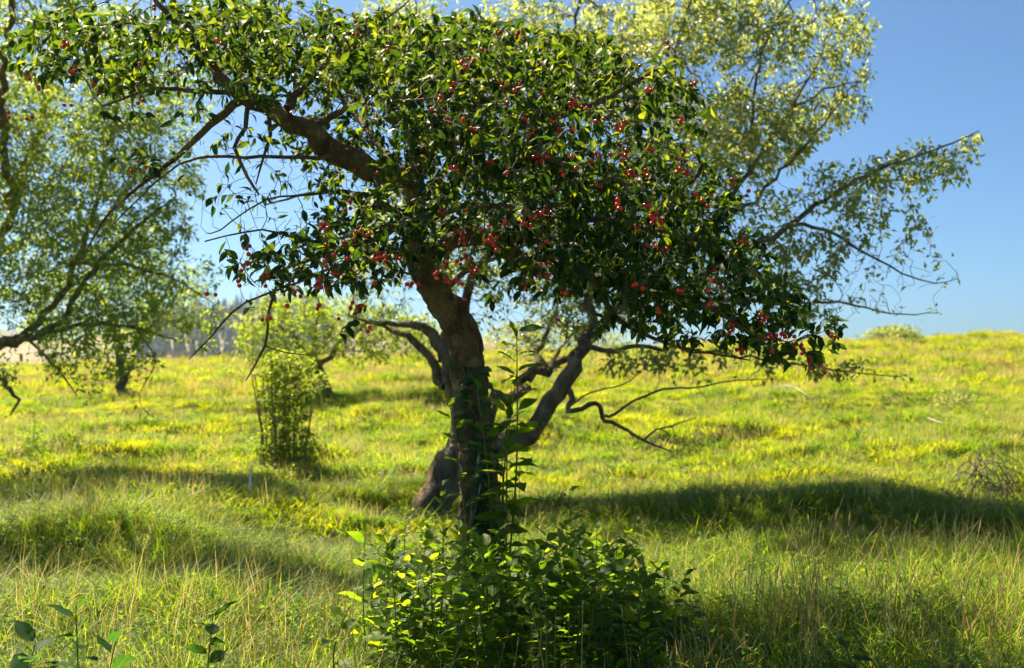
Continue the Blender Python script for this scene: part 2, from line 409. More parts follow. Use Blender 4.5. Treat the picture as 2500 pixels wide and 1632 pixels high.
def blobs(B, n, thr=-9, nscale=2.0, seed=0):
    """attractors in ellipsoids given as (px, py, rx, ry, d, rd, weight)"""
    out = []; vol = np.array([b[2] * b[3] * b[6] for b in B], float); vol /= vol.sum()
    for b, f in zip(B, vol):
        k = int(n * f * 1.6) + 2
        q = rng.normal(size=(k, 3)); q /= np.linalg.norm(q, axis=1)[:, None]; q *= rng.random(k)[:, None] ** (1 / 2.6)
        for u in q: out.append(at(b[0] + u[0] * b[2], b[1] + u[1] * b[3], b[4] + u[2] * b[5]))
    out = np.array(out)
    if thr > -5:
        nz = noise2(out[:, 0] * nscale + out[:, 2] * .7, out[:, 1] * nscale + out[:, 2] * nscale, seed)
        out = out[nz > thr]
    out = out[out[:, 2] > G(out[:, 0], out[:, 1]) + .12]
    if len(out) > n: out = out[rng.permutation(len(out))[:n]]
    return out
def make_leaves(tr, per, size, hmax=5, droop=.5, spread=.03, flat=.5, spur=False):
    """leaf bases, directions, normals and sizes along the thin twigs"""
    idx = np.where(tr.grown & (tr.height <= hmax))[0]
    k = np.where(rng.random(len(idx)) < per / 4.2, rng.integers(3, 7, len(idx)), 0) if spur else rng.poisson(per, len(idx))
    node_t = np.repeat(rng.random(len(k)), k); idx = np.repeat(idx, k); n = len(idx)
    par = tr.par[idx]; T = tr.P[idx] - tr.P[par]; T /= np.linalg.norm(T, axis=1)[:, None] + 1e-9
    t = (node_t if spur else rng.random(n))[:, None]; P = tr.P[idx] * t + tr.P[par] * (1 - t)
    q = rng.normal(size=(n, 3)); q -= T * (q * T).sum(1)[:, None]; q /= np.linalg.norm(q, axis=1)[:, None] + 1e-9
    P = P + q * rng.random(n)[:, None] * spread
    D = T * .55 + q * .8; D[:, 2] -= droop * rng.random(n) * 1.5
    Nn = rng.normal(size=(n, 3)) * flat; Nn[:, 2] += 1
    S = rng.uniform(size[0], size[1], n)
    return P, D / np.linalg.norm(D, axis=1)[:, None], Nn, S
def split_visible(P, n, lo=(-40, -40), hi=(2540, 1672)):
    """choose the n leaves that show largest: nearest to the camera, inside the frame"""
    x, y = proj(P); ins = (x > 0) & (x < 2500) & (y > 0) & (y < 1632)
    # frontmost leaf in each small screen cell first
    dist = np.linalg.norm(P - np.array((0, 0, CAMZ)), axis=1)
    key = np.where(ins, dist, 1e6); order = np.argsort(key); seen = set(); pick = []
    cell = 42.0
    for i in order:
        if key[i] > 1e5: break
        c = (int(x[i] // cell), int(y[i] // cell))
        if c in seen: continue
        seen.add(c); pick.append(i)
        if len(pick) >= n: break
    m = np.zeros(len(P), bool); m[pick] = True
    return m

def build_tree(name, label, tr, base, bark, twigmat, leafmat, leaves, kind, proto_name, nobj=300, trunk_n=1, cat='tree', limb_name='limb', sides=14, wob=.13):
    root = empty(name, base); tag(root, label, cat)
    for i, L in enumerate(tr.limbs):
        big = L[:, 3].max() > .03
        V, Fa = tubes([(L[:, :3], L[:, 3])], (30 if i < trunk_n + 3 else sides) if big else 8, wob if big else .08)
        link('trunk' if i < trunk_n else limb_name, mesh('limb', V, Fa, bark), root)
    V, Fa = tubes(tr.chains(), 0)
    tw = link('twigs', mesh('twigs', V, Fa, twigmat), root); tw['kind'] = 'stuff'
    P, D, Nn, S = leaves
    m = split_visible(P, nobj)
    leaf_objects(P[m], D[m], Nn[m], S[m], leaf_protos(proto_name, leafmat, kind), root)
    o = link('foliage', leaves_mesh('foliage', P[~m], D[~m], Nn[~m], S[~m], leafmat, kind), root); o['kind'] = 'stuff'
    return root

# ------------------------------------------------------------------ the cherry tree
CX, CY = at(1170, 1400, 5.2)[0], 5.2
tr = Tree()
T0 = tr.limb([(1172, 1560, 5.2, .135), (1170, 1420, 5.2, .115), (1170, 1230, 5.2, .100), (1170, 1100, 5.2, .097), (1150, 1000, 5.2, .098), (1140, 900, 5.2, .090), (1135, 830, 5.2, .092),
         (1105, 770, 5.18, .088), (1062, 715, 5.15, .074), (1030, 650, 5.1, .060), (1012, 560, 5.0, .054), (1010, 480, 4.95, .052), (1005, 430, 4.9, .055)], .025, jit=.006)
tr.limb([(1005, 440, 4.9, .05), (960, 425, 4.85, .055), (900, 412, 4.8, .058), (833, 372, 4.75, .055), (743, 318, 4.7, .044), (676, 272, 4.7, .040), (605, 248, 4.65, .036), (570, 220, 4.65, .030), (540, 190, 4.65, .023), (485, 118, 4.6, .019), (440, 65, 4.6, .015), (390, 15, 4.6, .011), (330, -60, 4.6, .007)], .06)
tr.limb([(1005, 440, 4.9, .045), (1015, 400, 4.85, .043), (1045, 365, 4.8, .040), (1100, 340, 4.7, .036), (1180, 330, 4.6, .030), (1290, 300, 4.5, .024), (1400, 270, 4.4, .018), (1500, 230, 4.4, .012), (1600, 170, 4.4, .008)], .06)
tr.limb([(1030, 650, 5.1, .04), (1080, 600, 5.1, .042), (1150, 585, 5.0, .042), (1215, 600, 4.95, .042), (1275, 630, 4.9, .038), (1370, 645, 4.8, .034), (1460, 680, 4.7, .026), (1550, 712, 4.6, .022), (1650, 730, 4.5, .016), (1780, 770, 4.4, .011), (1900, 830, 4.35, .007)], .06)
for pts in [
    [(600, 240, 4.65, .022), (545, 280, 4.6, .020), (486, 329, 4.6, .016), (428, 387, 4.6, .012), (374, 430, 4.55, .009), (270, 518, 4.5, .006), (205, 620, 4.5, .003)],
    [(608, 245, 4.65, .013), (599, 315, 4.6, .011), (574, 362, 4.6, .009), (604, 432, 4.55, .008), (632, 475, 4.55, .005)],
    [(655, 260, 4.7, .012), (660, 330, 4.7, .009), (640, 400, 4.65, .006), (625, 450, 4.6, .003)],
    [(860, 365, 4.75, .016), (780, 385, 4.6, .010), (640, 384, 4.5, .008), (480, 388, 4.4, .006), (400, 430, 4.35, .004), (280, 545, 4.3, .003)],
    [(560, 205, 4.65, .020), (505, 150, 4.8, .014), (420, 95, 4.9, .011), (350, 60, 5.0, .008), (240, 60, 5.0, .005)],
    [(700, 265, 4.7, .02), (760, 190, 5.0, .015), (840, 120, 5.2, .011), (930, 60, 5.3, .007), (1010, -10, 5.4, .004)],
    [(580, 225, 4.65, .014), (480, 225, 4.4, .011), (380, 215, 4.3, .008), (250, 260, 4.2, .005)],
    [(1010, 520, 5.0, .024), (960, 560, 4.7, .017), (900, 590, 4.4, .012), (800, 620, 4.1, .008), (700, 655, 3.95, .005), (620, 690, 3.9, .003)],
    [(1015, 540, 5.0, .026), (1080, 520, 4.6, .018), (1160, 500, 4.2, .011), (1260, 510, 4.0, .008), (1340, 540, 3.95, .005)],
    [(1100, 340, 4.7, .024), (1200, 360, 4.3, .016), (1330, 390, 4.05, .011), (1480, 430, 3.95, .007), (1590, 470, 3.9, .004)],
    [(1045, 365, 4.8, .022), (1080, 260, 4.9, .017), (1130, 170, 5.0, .011), (1180, 90, 5.0, .007)],
    [(1215, 600, 4.95, .024), (1330, 560, 4.7, .019), (1460, 540, 4.4, .014), (1600, 560, 4.2, .010), (1740, 600, 4.1, .007), (1860, 680, 4.05, .004)],
    [(1440, 670, 4.7, .018), (1500, 770, 4.6, .013), (1600, 830, 4.55, .009), (1700, 857, 4.5, .006), (1830, 880, 4.5, .003)],
    [(1012, 560, 5.0, .02), (900, 480, 5.3, .014), (780, 470, 5.6, .009), (650, 500, 5.8, .005)],
    [(1062, 715, 5.15, .02), (1150, 660, 5.6, .014), (1280, 600, 6.0, .010), (1450, 560, 6.3, .006)],
    [(780, 300, 4.7, .018), (860, 260, 4.4, .013), (960, 250, 4.1, .009), (1060, 240, 4.0, .005)],
    [(1460, 680, 4.7, .016), (1600, 700, 4.3, .011), (1750, 760, 4.1, .007), (1880, 850, 4.0, .004)],
    [(900, 400, 4.8, .012), (930, 480, 4.5, .008), (880, 560, 4.3, .004)],
    [(1010, 480, 4.95, .03), (950, 390, 5.5, .026), (880, 290, 6.1, .02), (780, 180, 6.4, .014), (680, 90, 6.5, .008)],
    [(1045, 365, 4.8, .03), (1150, 270, 5.6, .022), (1290, 190, 6.2, .016), (1420, 130, 6.4, .009)],
    # bare drooping twigs in front of the gap on the left
    [(960, 560, 4.4, .007), (760, 590, 4.2, .005), (640, 560, 4.1, .004), (500, 590, 4.05, .003)],
    [(800, 470, 4.5, .006), (650, 490, 4.3, .004), (540, 560, 4.2, .003), (505, 570, 4.2, .002)],
    [(850, 640, 4.15, .006), (700, 700, 4.0, .005), (600, 740, 3.95, .0045), (540, 790, 3.95, .004), (500, 840, 3.9, .003), (462, 878, 3.9, .002)],
    [(675, 700, 3.95, .006), (658, 760, 3.95, .0055), (647, 840, 3.93, .005), (625, 890, 3.9, .004), (600, 930, 3.9, .002)],
    [(647, 845, 3.93, .003), (700, 862, 3.93, .0025), (775, 867, 3.95, .0015)],
]: tr.limb(pts, .07, jit=.015)
CB = [(160, 110, 170, 120, 4.6, .5, .8), (330, 130, 200, 130, 4.6, .6, 1.1), (500, 90, 200, 130, 4.7, .7, 1.0), (430, 230, 180, 70, 4.5, .5, .7), (330, 320, 90, 90, 4.4, .4, .3),
      (700, 100, 200, 130, 5.0, .7, .9), (900, 130, 220, 130, 4.9, .8, 1.2), (1130, 140, 220, 130, 4.8, .8, 1.3), (1350, 190, 220, 140, 4.7, .8, 1.2), (1560, 260, 180, 160, 4.5, .7, .8),
      (620, 200, 180, 60, 4.6, .5, .4), (580, 350, 110, 70, 4.7, .5, .15), (760, 420, 140, 60, 5.2, .5, .25),
      (940, 280, 130, 90, 4.1, .3, .5), (1130, 330, 260, 110, 4.4, .7, 1.4), (1360, 400, 280, 140, 4.3, .7, 1.8), (1600, 480, 230, 130, 4.2, .6, 1.4),
      (600, 470, 150, 90, 4.3, .3, .7), (680, 560, 120, 60, 4.2, .3, .5), (560, 330, 150, 60, 4.4, .3, .3), (700, 640, 160, 80, 4.0, .3, 1.0), (850, 600, 190, 110, 4.1, .5, 1.6), (980, 520, 180, 90, 4.2, .4, 1.1), (1130, 560, 180, 100, 4.1, .4, 1.5), (1300, 570, 190, 100, 4.1, .5, 1.5),
      (1500, 600, 230, 110, 4.3, .6, 1.7), (1690, 640, 220, 110, 4.3, .5, 1.6), (1850, 760, 160, 90, 4.2, .4, 1.4), (1650, 760, 220, 80, 4.4, .4, 1.2), (1960, 850, 110, 50, 4.2, .3, .5), (2030, 790, 60, 60, 4.2, .3, .3), (1700, 700, 250, 90, 4.0, .3, 1.4), (1500, 640, 220, 100, 3.9, .3, 1.0), (1900, 820, 130, 60, 4.0, .25, .7), (720, 650, 150, 70, 3.9, .25, .8), (880, 660, 150, 70, 3.9, .25, .7), (620, 740, 60, 40, 3.95, .2, .12), (900, 720, 70, 60, 4.1, .2, .25), (1290, 700, 110, 60, 4.4, .4, .35),
      (1250, 450, 260, 120, 5.4, .7, .8), (1500, 480, 260, 150, 5.3, .7, .9), (900, 420, 200, 80, 5.6, .4, .3), (800, 300, 130, 110, 6.1, .5, 1.0), (860, 140, 260, 120, 6.2, .6, 1.6), (560, 60, 200, 100, 6.2, .5, .9), (1120, 200, 250, 150, 6.2, .6, 1.7), (1400, 230, 230, 150, 6.2, .6, 1.2), (1000, 400, 150, 90, 6.0, .4, .9)]
tr.grow(blobs(CB, 21000), .048, .062, .75, 90, -.05, .3, minr=.05)
tr.finish(.0013)
CL = make_leaves(tr, 2.7, (.034, .068), 6, .65, .012, .7, True)
_n = noise2(CL[0][:, 0] * 3.2 + CL[0][:, 1] * 1.1, CL[0][:, 2] * 3.6 - CL[0][:, 1] * 1.7, 61); _k = (_n > -.5) | (rng.random(len(_n)) < .15); CL = tuple(q[_k] for q in CL)
cherry_tr = tr
_lx, _ly = proj(CL[0]); _bare = (((_lx - 590) / 190) ** 2 + ((_ly - 480) / 135) ** 2 < 1)
_k = ~(_bare & (rng.random(len(_lx)) < .88)); CL = tuple(q[_k] for q in CL)

# fruit: the photograph's clusters, hung from the nearest front twig
FR = [(1215, 80, 3), (1142, 145, 9), (1272, 80, 7), (1180, 108, 1), (1223, 195, 1), (1226, 212, 2), (1265, 215, 4), (1243, 252, 3), (1097, 207, 3), (1077, 237, 2), (1045, 270, 1), (1320, 228, 1), (1390, 250, 6), (1426, 256, 3), (1137, 290, 4), (1156, 310, 3), (1092, 292, 2), (1273, 290, 3), (1296, 322, 4), (1350, 288, 3), (1366, 315, 3), (1397, 310, 3), (1463, 290, 4), (1516, 300, 5), (1522, 318, 3),
      (1315, 378, 12), (1108, 408, 3), (1114, 422, 1), (870, 414, 2), (924, 424, 1), (1455, 378, 5), (1494, 372, 1), (1522, 376, 6), (1535, 418, 8), (1578, 425, 5), (1580, 366, 2), (1655, 372, 4), (1660, 415, 6), (1686, 425, 5), (1374, 420, 3), (1416, 390, 3), (1240, 425, 1), (1193, 390, 2), (1460, 440, 3),
      (1789, 440, 3), (1826, 475, 4), (1708, 470, 4), (1717, 490, 3), (1505, 490, 6), (1570, 488, 4), (1597, 520, 12), (1600, 550, 3), (1594, 595, 5), (1560, 555, 3), (1620, 610, 2),
      (1130, 568, 12), (1194, 575, 10), (1185, 550, 4), (1234, 548, 4), (1281, 540, 8), (1316, 516, 3), (1336, 515, 6), (1329, 588, 2), (1080, 515, 4), (1150, 515, 1), (1090, 587, 1),
      (857, 510, 5), (790, 548, 7), (805, 590, 1), (873, 575, 4), (890, 568, 2), (858, 580, 2), (608, 602, 4), (606, 630, 3), (587, 652, 2), (584, 682, 3), (510, 723, 3), (638, 700, 1), (810, 630, 4), (810, 650, 3), (826, 668, 4), (850, 628, 1), (920, 620, 6), (940, 625, 4), (970, 632, 2), (784, 690, 6), (796, 694, 3), (706, 737, 1), (720, 715, 2), (650, 670, 3), (641, 775, 3), (665, 768, 1), (870, 738, 6), (875, 742, 3), (780, 742, 2), (908, 800, 4), (823, 780, 1), (918, 685, 1),
      (1099, 635, 3), (1113, 640, 3), (1137, 628, 6), (1148, 655, 5), (1165, 660, 3), (1106, 683, 6), (1128, 688, 2), (1060, 670, 2), (990, 690, 3), (1010, 690, 5), (1132, 730, 1), (1068, 690, 1), (1326, 642, 3), (1332, 670, 5), (1286, 690, 4), (1292, 692, 1), (1368, 785, 2), (1372, 718, 3), (1220, 608, 1),
      (1740, 660, 4), (1745, 690, 5), (1810, 585, 5), (1735, 690, 3), (1547, 685, 4), (1606, 750, 4), (1560, 700, 1), (1735, 738, 4), (1780, 808, 5), (1790, 798, 3), (1850, 780, 3), (1880, 775, 2), (1900, 815, 6), (1870, 820, 4), (1925, 812, 5), (1895, 820, 4), (1955, 845, 6), (1975, 880, 3), (1985, 890, 2), (2000, 898, 3), (1808, 850, 6), (1885, 852, 3), (2020, 895, 1), (2035, 822, 2), (1640, 108, 3), (1565, 160, 1), (1690, 205, 3), (1587, 223, 5), (1660, 290, 4), (1478, 115, 1), (1660, 700, 3),
      (60, 290, 2), (70, 190, 4), (90, 210, 3), (165, 110, 2), (178, 165, 5), (155, 95, 2), (338, 150, 1), (340, 242, 2), (232, 210, 3), (165, 260, 3), (345, 400, 4), (320, 410, 1), (10, 285, 2), (230, 205, 1), (375, 20, 4), (520, 95, 3), (880, 60, 3), (955, 70, 4), (950, 120, 3), (865, 85, 2)]
fp = proj(tr.P); gd = np.where(tr.grown & (tr.height <= 9))[0]
gx = fp[0][gd]; gy = fp[1][gd]; gdist = tr.P[gd][:, 1]
root_cherry = None
fruit = []      # (centre, radius, stalk start)
for (fx, fy, n) in FR:
    s = np.hypot(gx - fx, gy - (fy - 22)) + gdist * 45
    b = tr.P[gd[s.argmin()]]
    anchor = at(fx, fy - 20, max(3.3, b[1] - .10)); anchor = anchor * .92 + b * .08
    n = max(1, int(n * .62 + .5)) if n > 2 else n
    for k in range(n):
        for tries in range(12):
            c = anchor + np.array((rng.normal(0, .0075 + .0028 * n ** .5), rng.normal(0, .012), -.030 - .006 * n ** .5 + rng.normal(0, .006 + .0028 * n ** .5)))
            if all(np.linalg.norm(c - f[0]) > .0155 for f in fruit[-14:]): break
        fruit.append((c, rng.uniform(.0080, .0095), anchor))
fruit = fruit[:420]
FP = np.array([f[0] for f in fruit]); fxs, fys = proj(FP)
P, D, Nn, S = CL
mid = P + D * (S[:, None] * .5); lx, ly = proj(mid); keep = np.ones(len(P), bool)
for x_, y_, q in zip(fxs, fys, FP):
    near = (np.hypot(lx - x_, ly - y_) < 25) & (mid[:, 1] < q[1] + .02)
    keep &= ~(near & (rng.random(len(P)) < .93))
CL = (P[keep], D[keep], Nn[keep], S[keep])
cherry_root = build_tree('cherry_tree', 'old cherry tree hung with clusters of red cherries in the middle of the meadow', tr, (CX, CY, float(G(CX, CY))), M_cbark, M_twig, M_cherry_leaf, CL, 'ovate', 'cherry_leaf', 300, 1, wob=.19)
def sphere(n=8, m=10):
    V = [(0, 0, 1)]; F3 = []; F4 = []
    for i in range(1, n):
        for j in range(m):
            a = math.pi * i / n; b = 2 * math.pi * j / m; V.append((math.sin(a) * math.cos(b), math.sin(a) * math.sin(b), math.cos(a) - .12 * math.exp(-(a / .5) ** 2)))
    V[0] = (0, 0, .82); V.append((0, 0, -1)); L = len(V) - 1
    for j in range(m): F3.append((0, 1 + j, 1 + (j + 1) % m)); F3.append((L, L - m + (j + 1) % m, L - m + j))
    for i in range(n - 2):
        for j in range(m): a = 1 + i * m; F4.append((a + j, a + m + j, a + m + (j + 1) % m, a + (j + 1) % m))
    return np.array(V, float), [np.array(F3), np.array(F4)]
SV, SF = sphere(); fm = mesh('cherry', SV, SF, M_fruit)
order = np.argsort(-np.array([f[1] / f[0][1] for f in fruit]))
pv = []; stuffV = []; stuffF3 = []; stuffF4 = []; b = 0
for r_, i in enumerate(order):
    c, rad, an = fruit[i]
    st = smooth_line(np.array([(*an, .0011), (*(an * .45 + c * .55 + (0, 0, .012)), .0009), (*(c + (0, 0, rad * .8)), .0012)]), .01)
    pv.append((st[:, :3], st[:, 3]))
    if r_ < 300:
        link('cherry', fm, cherry_root, Matrix.Translation(Vector(c)) @ Matrix.Scale(float(rad), 4))
    else:
        stuffV.append(SV * rad + c); stuffF3.append(SF[0] + b); stuffF4.append(SF[1] + b); b += len(SV)
if stuffV:
    o = link('cherries', mesh('cherries', np.concatenate(stuffV), [np.concatenate(stuffF3), np.concatenate(stuffF4)], M_fruit), cherry_root); o['kind'] = 'stuff'
V, Fa = tubes(pv, 3); o = link('fruit_stalks', mesh('fruit_stalks', V, Fa, M_stem), cherry_root); o['kind'] = 'stuff'
# knot with a hollow, and strips of peeled dead wood on the trunk
def knot(p, q, r1):
    L = np.array([(*p, r1 * 1.25), (*(p * .6 + q * .4), r1 * 1.05), (*q, r1 * .9), (*(q * .9 + p * .1), r1 * .55), (*(q * .45 + p * .55), r1 * .4)])
    return tubes([(L[:, :3], L[:, 3])], 12, .2, cap=True)
for (a, bb, r1) in [((1140, 812, 5.18), (1157, 815, 5.09), .036), ((1150, 880, 5.2), (1160, 895, 5.12), .03), ((1150, 1010, 5.18), (1150, 1015, 5.09), .035)]:
    V, Fa = knot(at(*a), at(*bb), r1); link('knot', mesh('knot', V, Fa, M_cbark), cherry_root)
for pts in [[(1172, 1092, 5.09, .006), (1166, 1150, 5.08, .013), (1158, 1220, 5.07, .015), (1148, 1290, 5.05, .009)], [(1190, 1120, 5.09, .004), (1174, 1180, 5.06, .006), (1160, 1250, 5.05, .004)]]:
    L = smooth_line(np.array([(*at(a, b_, c), r) for a, b_, c, r in pts]), .04)
    V, Fa = tubes([(L[:, :3], L[:, 3])], 6, .3); link('peeled_strip', mesh('peeled_strip', V, Fa, M_deadwood), cherry_root)

# ------------------------------------------------------------------ the apple tree behind it
tr = Tree(); d = 9.2
tr.limb([(1036, 1290, d, .18), (1056, 1225, d, .165), (1082, 1165, d, .155), (1122, 1118, d, .145), (1160, 1088, d, .13), (1225, 1085, d - .1, .11), (1283, 1064, d - .2, .085), (1325, 1020, d - .3, .078), (1365, 955, d - .3, .072), (1395, 900, d - .3, .068), (1415, 850, d - .2, .058), (1450, 806, d, .050), (1520, 750, d + .1, .04), (1620, 660, d + .2, .034), (1720, 560, d + .2, .028), (1830, 420, d + .2, .022), (1920, 280, d + .3, .015), (2000, 150, d + .3, .009)], .1, jit=.02)
tr.limb([(1120, 1118, d, .13), (1126, 1040, d + .1, .10), (1120, 980, d + .1, .09), (1108, 930, d + .1, .085), (1092, 880, d + .1, .065), (1065, 835, d + .1, .06), (1035, 805, d + .1, .045), (990, 792, d + .2, .03), (915, 788, d + .3, .018)], .1)
for pts in [
    [(1090, 940, d + .1, .06), (1055, 915, d + .2, .05), (1026, 879, d + .2, .04), (990, 825, d + .3, .03), (930, 800, d + .4, .018), (850, 770, d + .5, .01)],
    [(1150, 1060, d, .09), (1190, 1000, d + .4, .07), (1240, 960, d + .5, .06), (1300, 920, d + .6, .05), (1350, 895, d + .7, .04), (1400, 860, d + .8, .034), (1500, 760, d + 1, .025), (1620, 600, d + 1.2, .015)],
    [(1290, 930, d + .6, .04), (1320, 860, d + .8, .03), (1350, 780, d + 1, .02), (1390, 640, d + 1.2, .012)],
    [(1085, 880, d + .1, .06), (1120, 780, d + .3, .05), (1180, 640, d + .6, .04), (1250, 450, d + .8, .03), (1330, 250, d + 1, .02), (1400, 60, d + 1.0, .016), (1440, -150, d + .7, .013), (1500, -330, d + .5, .008)],
    [(1120, 780, d + .3, .03), (1050, 600, d + .6, .025), (980, 400, d + .8, .017), (940, 200, d + 1, .01)],
    [(1450, 806, d, .05), (1440, 700, d + .2, .04), (1480, 520, d + .3, .032), (1550, 330, d + .4, .024), (1650, 130, d + .5, .016), (1700, -80, d + .5, .012), (1720, -280, d + .4, .008)],
    [(1520, 750, d + .1, .034), (1650, 720, d - .2, .03), (1800, 620, d - .4, .026), (1920, 550, d - .5, .022), (2040, 470, d - .5, .018), (2200, 395, d - .5, .013), (2330, 350, d - .5, .008), (2390, 320, d - .5, .004)],
    [(1800, 620, d - .4, .02), (1930, 555, d - .7, .018), (2020, 565, d - .7, .015), (2120, 620, d - .7, .010), (2250, 690, d - .7, .006), (2340, 680, d - .7, .003)],
    [(1650, 720, d - .2, .022), (1850, 740, d - .3, .016), (2050, 740, d - .4, .011), (2200, 770, d - .4, .006), (2290, 765, d - .4, .003)],
    [(1720, 560, d + .2, .022), (1850, 480, d, .018), (1960, 360, d, .012), (2060, 240, d, .007)],
    [(1920, 280, d + .3, .014), (2010, 220, d + .2, .010), (2100, 200, d + .2, .005)],
    [(1830, 420, d + .2, .018), (1840, 250, d + .3, .014), (1880, 80, d + .3, .010), (1960, -40, d + .3, .006)],
    [(1415, 850, d - .2, .03), (1560, 850, d - .3, .02), (1750, 860, d - .4, .013), (1950, 890, d - .5, .008), (2200, 920, d - .5, .004)],
]: tr.limb(pts, .10, jit=.045)
dead = [
    [(1380, 940, d - .3, .032), (1400, 975, d - .4, .026), (1385, 1003, d - .45, .022), (1420, 1000, d - .5, .022), (1440, 988, d - .5, .022), (1462, 990, d - .5, .020), (1474, 1016, d - .5, .020), (1490, 1032, d - .5, .018), (1530, 1050, d - .5, .015), (1575, 1077, d - .55, .012), (1643, 1104, d - .6, .005)],
    [(1476, 1014, d - .5, .014), (1499, 1014, d - .5, .014), (1540, 983, d - .5, .012), (1620, 951, d - .5, .010), (1700, 946, d - .5, .008), (1790, 930, d - .5, .006), (1893, 927, d - .5, .003)],
    [(1573, 1075, d - .55, .009), (1602, 1050, d - .5, .009), (1638, 1041, d - .5, .007), (1700, 1019, d - .5, .003)],
    [(1610, 1047, d - .5, .005), (1636, 1062, d - .5, .004), (1618, 1095, d - .5, .002)],
    [(1530, 1050, d - .5, .005), (1548, 1075, d - .5, .003), (1545, 1092, d - .5, .0015)], [(1500, 1038, d - .5, .004), (1494, 1060, d - .5, .002), (1488, 1072, d - .5, .001)],
    [(1640, 1041, d - .5, .004), (1650, 1062, d - .5, .003), (1668, 1078, d - .5, .0012)], [(1600, 955, d - .5, .004), (1612, 925, d - .5, .003), (1606, 900, d - .5, .0015)],
    [(1560, 973, d - .5, .004), (1575, 990, d - .5, .002), (1572, 1005, d - .5, .001)], [(1700, 946, d - .5, .004), (1725, 975, d - .5, .0025), (1722, 1000, d - .5, .001)], [(1595, 1085, d - .57, .004), (1610, 1070, d - .57, .002), (1632, 1072, d - .57, .001)],
    [(1385, 1000, d - .45, .008), (1440, 960, d - .6, .007), (1540, 930, d - .7, .005), (1600, 860, d - .8, .003)],
]
AB = [(1450, -290, 240, 140, d + .6, 1.0, 1.6), (1720, -260, 220, 140, d + .4, 1.0, 1.4), (1200, -240, 200, 130, d + .9, .9, 1.1), (1780, 120, 260, 160, d + .9, 1.4, 1.9), (1980, 180, 160, 170, d + .6, .9, 1.4), (2050, 60, 90, 90, d + .6, .6, .4), (1800, 330, 200, 130, d + .8, 1.3, 1.7), (1900, 330, 120, 80, d + .1, .5, .5),
      (1550, 120, 260, 180, d + 1.6, 1.4, 1.5), (1980, 720, 130, 90, d - .2, .5, .6), (2130, 640, 100, 60, d - .3, .4, .4), (1300, 160, 250, 180, d + 1, 1, 1.0), (1000, 130, 250, 160, d + 1.2, .9, .8),
      (1650, 420, 200, 150, d + .6, 1.0, .9), (1900, 540, 150, 90, d - .4, .5, 1.0), (2060, 480, 130, 90, d - .4, .5, 1.0), (2230, 420, 140, 70, d - .5, .4, .8), (2370, 370, 60, 50, d - .5, .3, .25), (2150, 560, 150, 60, d - .5, .4, .5), (2260, 560, 60, 40, d - .6, .3, .15),
      (2000, 640, 150, 90, d - .5, .5, .8), (2150, 670, 130, 60, d - .6, .4, .5), (2300, 680, 60, 35, d - .6, .2, .15), (2060, 750, 160, 50, d - .4, .4, .6), (2240, 760, 60, 25, d - .4, .2, .15),
      (1750, 640, 200, 130, d, .8, .9), (1500, 620, 230, 160, d + .6, .9, .9), (1250, 500, 220, 200, d + .7, .8, 1.0), (1000, 600, 200, 160, d + .7, .7, 1.0), (960, 790, 140, 60, d + .4, .5, 1.0), (1230, 740, 170, 90, d + .6, .6, 1.1), (1400, 760, 170, 80, d + .3, .5, 1.1), (1120, 690, 170, 80, d + .8, .6, .9),
      (1600, 880, 160, 50, d - .4, .4, .35), (1820, 870, 160, 50, d - .4, .4, .4), (2050, 900, 130, 35, d - .5, .3, .35), (1880, 925, 60, 25, d - .5, .2, .08), (2200, 925, 50, 16, d - .5, .2, .08), (1720, 930, 50, 20, d - .5, .2, .04)]
tr.grow(blobs(AB, 21000), .085, .10, 1.1, 80, -.02, .32, minr=.075)
n_before = len(tr.P)
for pts in dead: tr.limb(pts, .07, jit=.02)
tr.finish(.002)
AL = make_leaves(tr, 6.4, (.048, .080), 6, .3, .06, .8)
_n = noise2(AL[0][:, 0] * 1.9 + AL[0][:, 1] * .8, AL[0][:, 2] * 2.1 - AL[0][:, 1] * .7, 62) + .4 * noise2(AL[0][:, 0] * 5, AL[0][:, 2] * 5, 63); _k = (_n > -.22) | (rng.random(len(_n)) < .10); AL = tuple(q[_k] for q in AL)
apple_root = build_tree('orchard_tree', 'old leaning fruit tree with a bare low branch standing behind the cherry tree', tr, at(1030, 1262, d), M_abark, M_twig, M_apple_leaf, AL, 'small', 'apple_leaf', 300, 1)

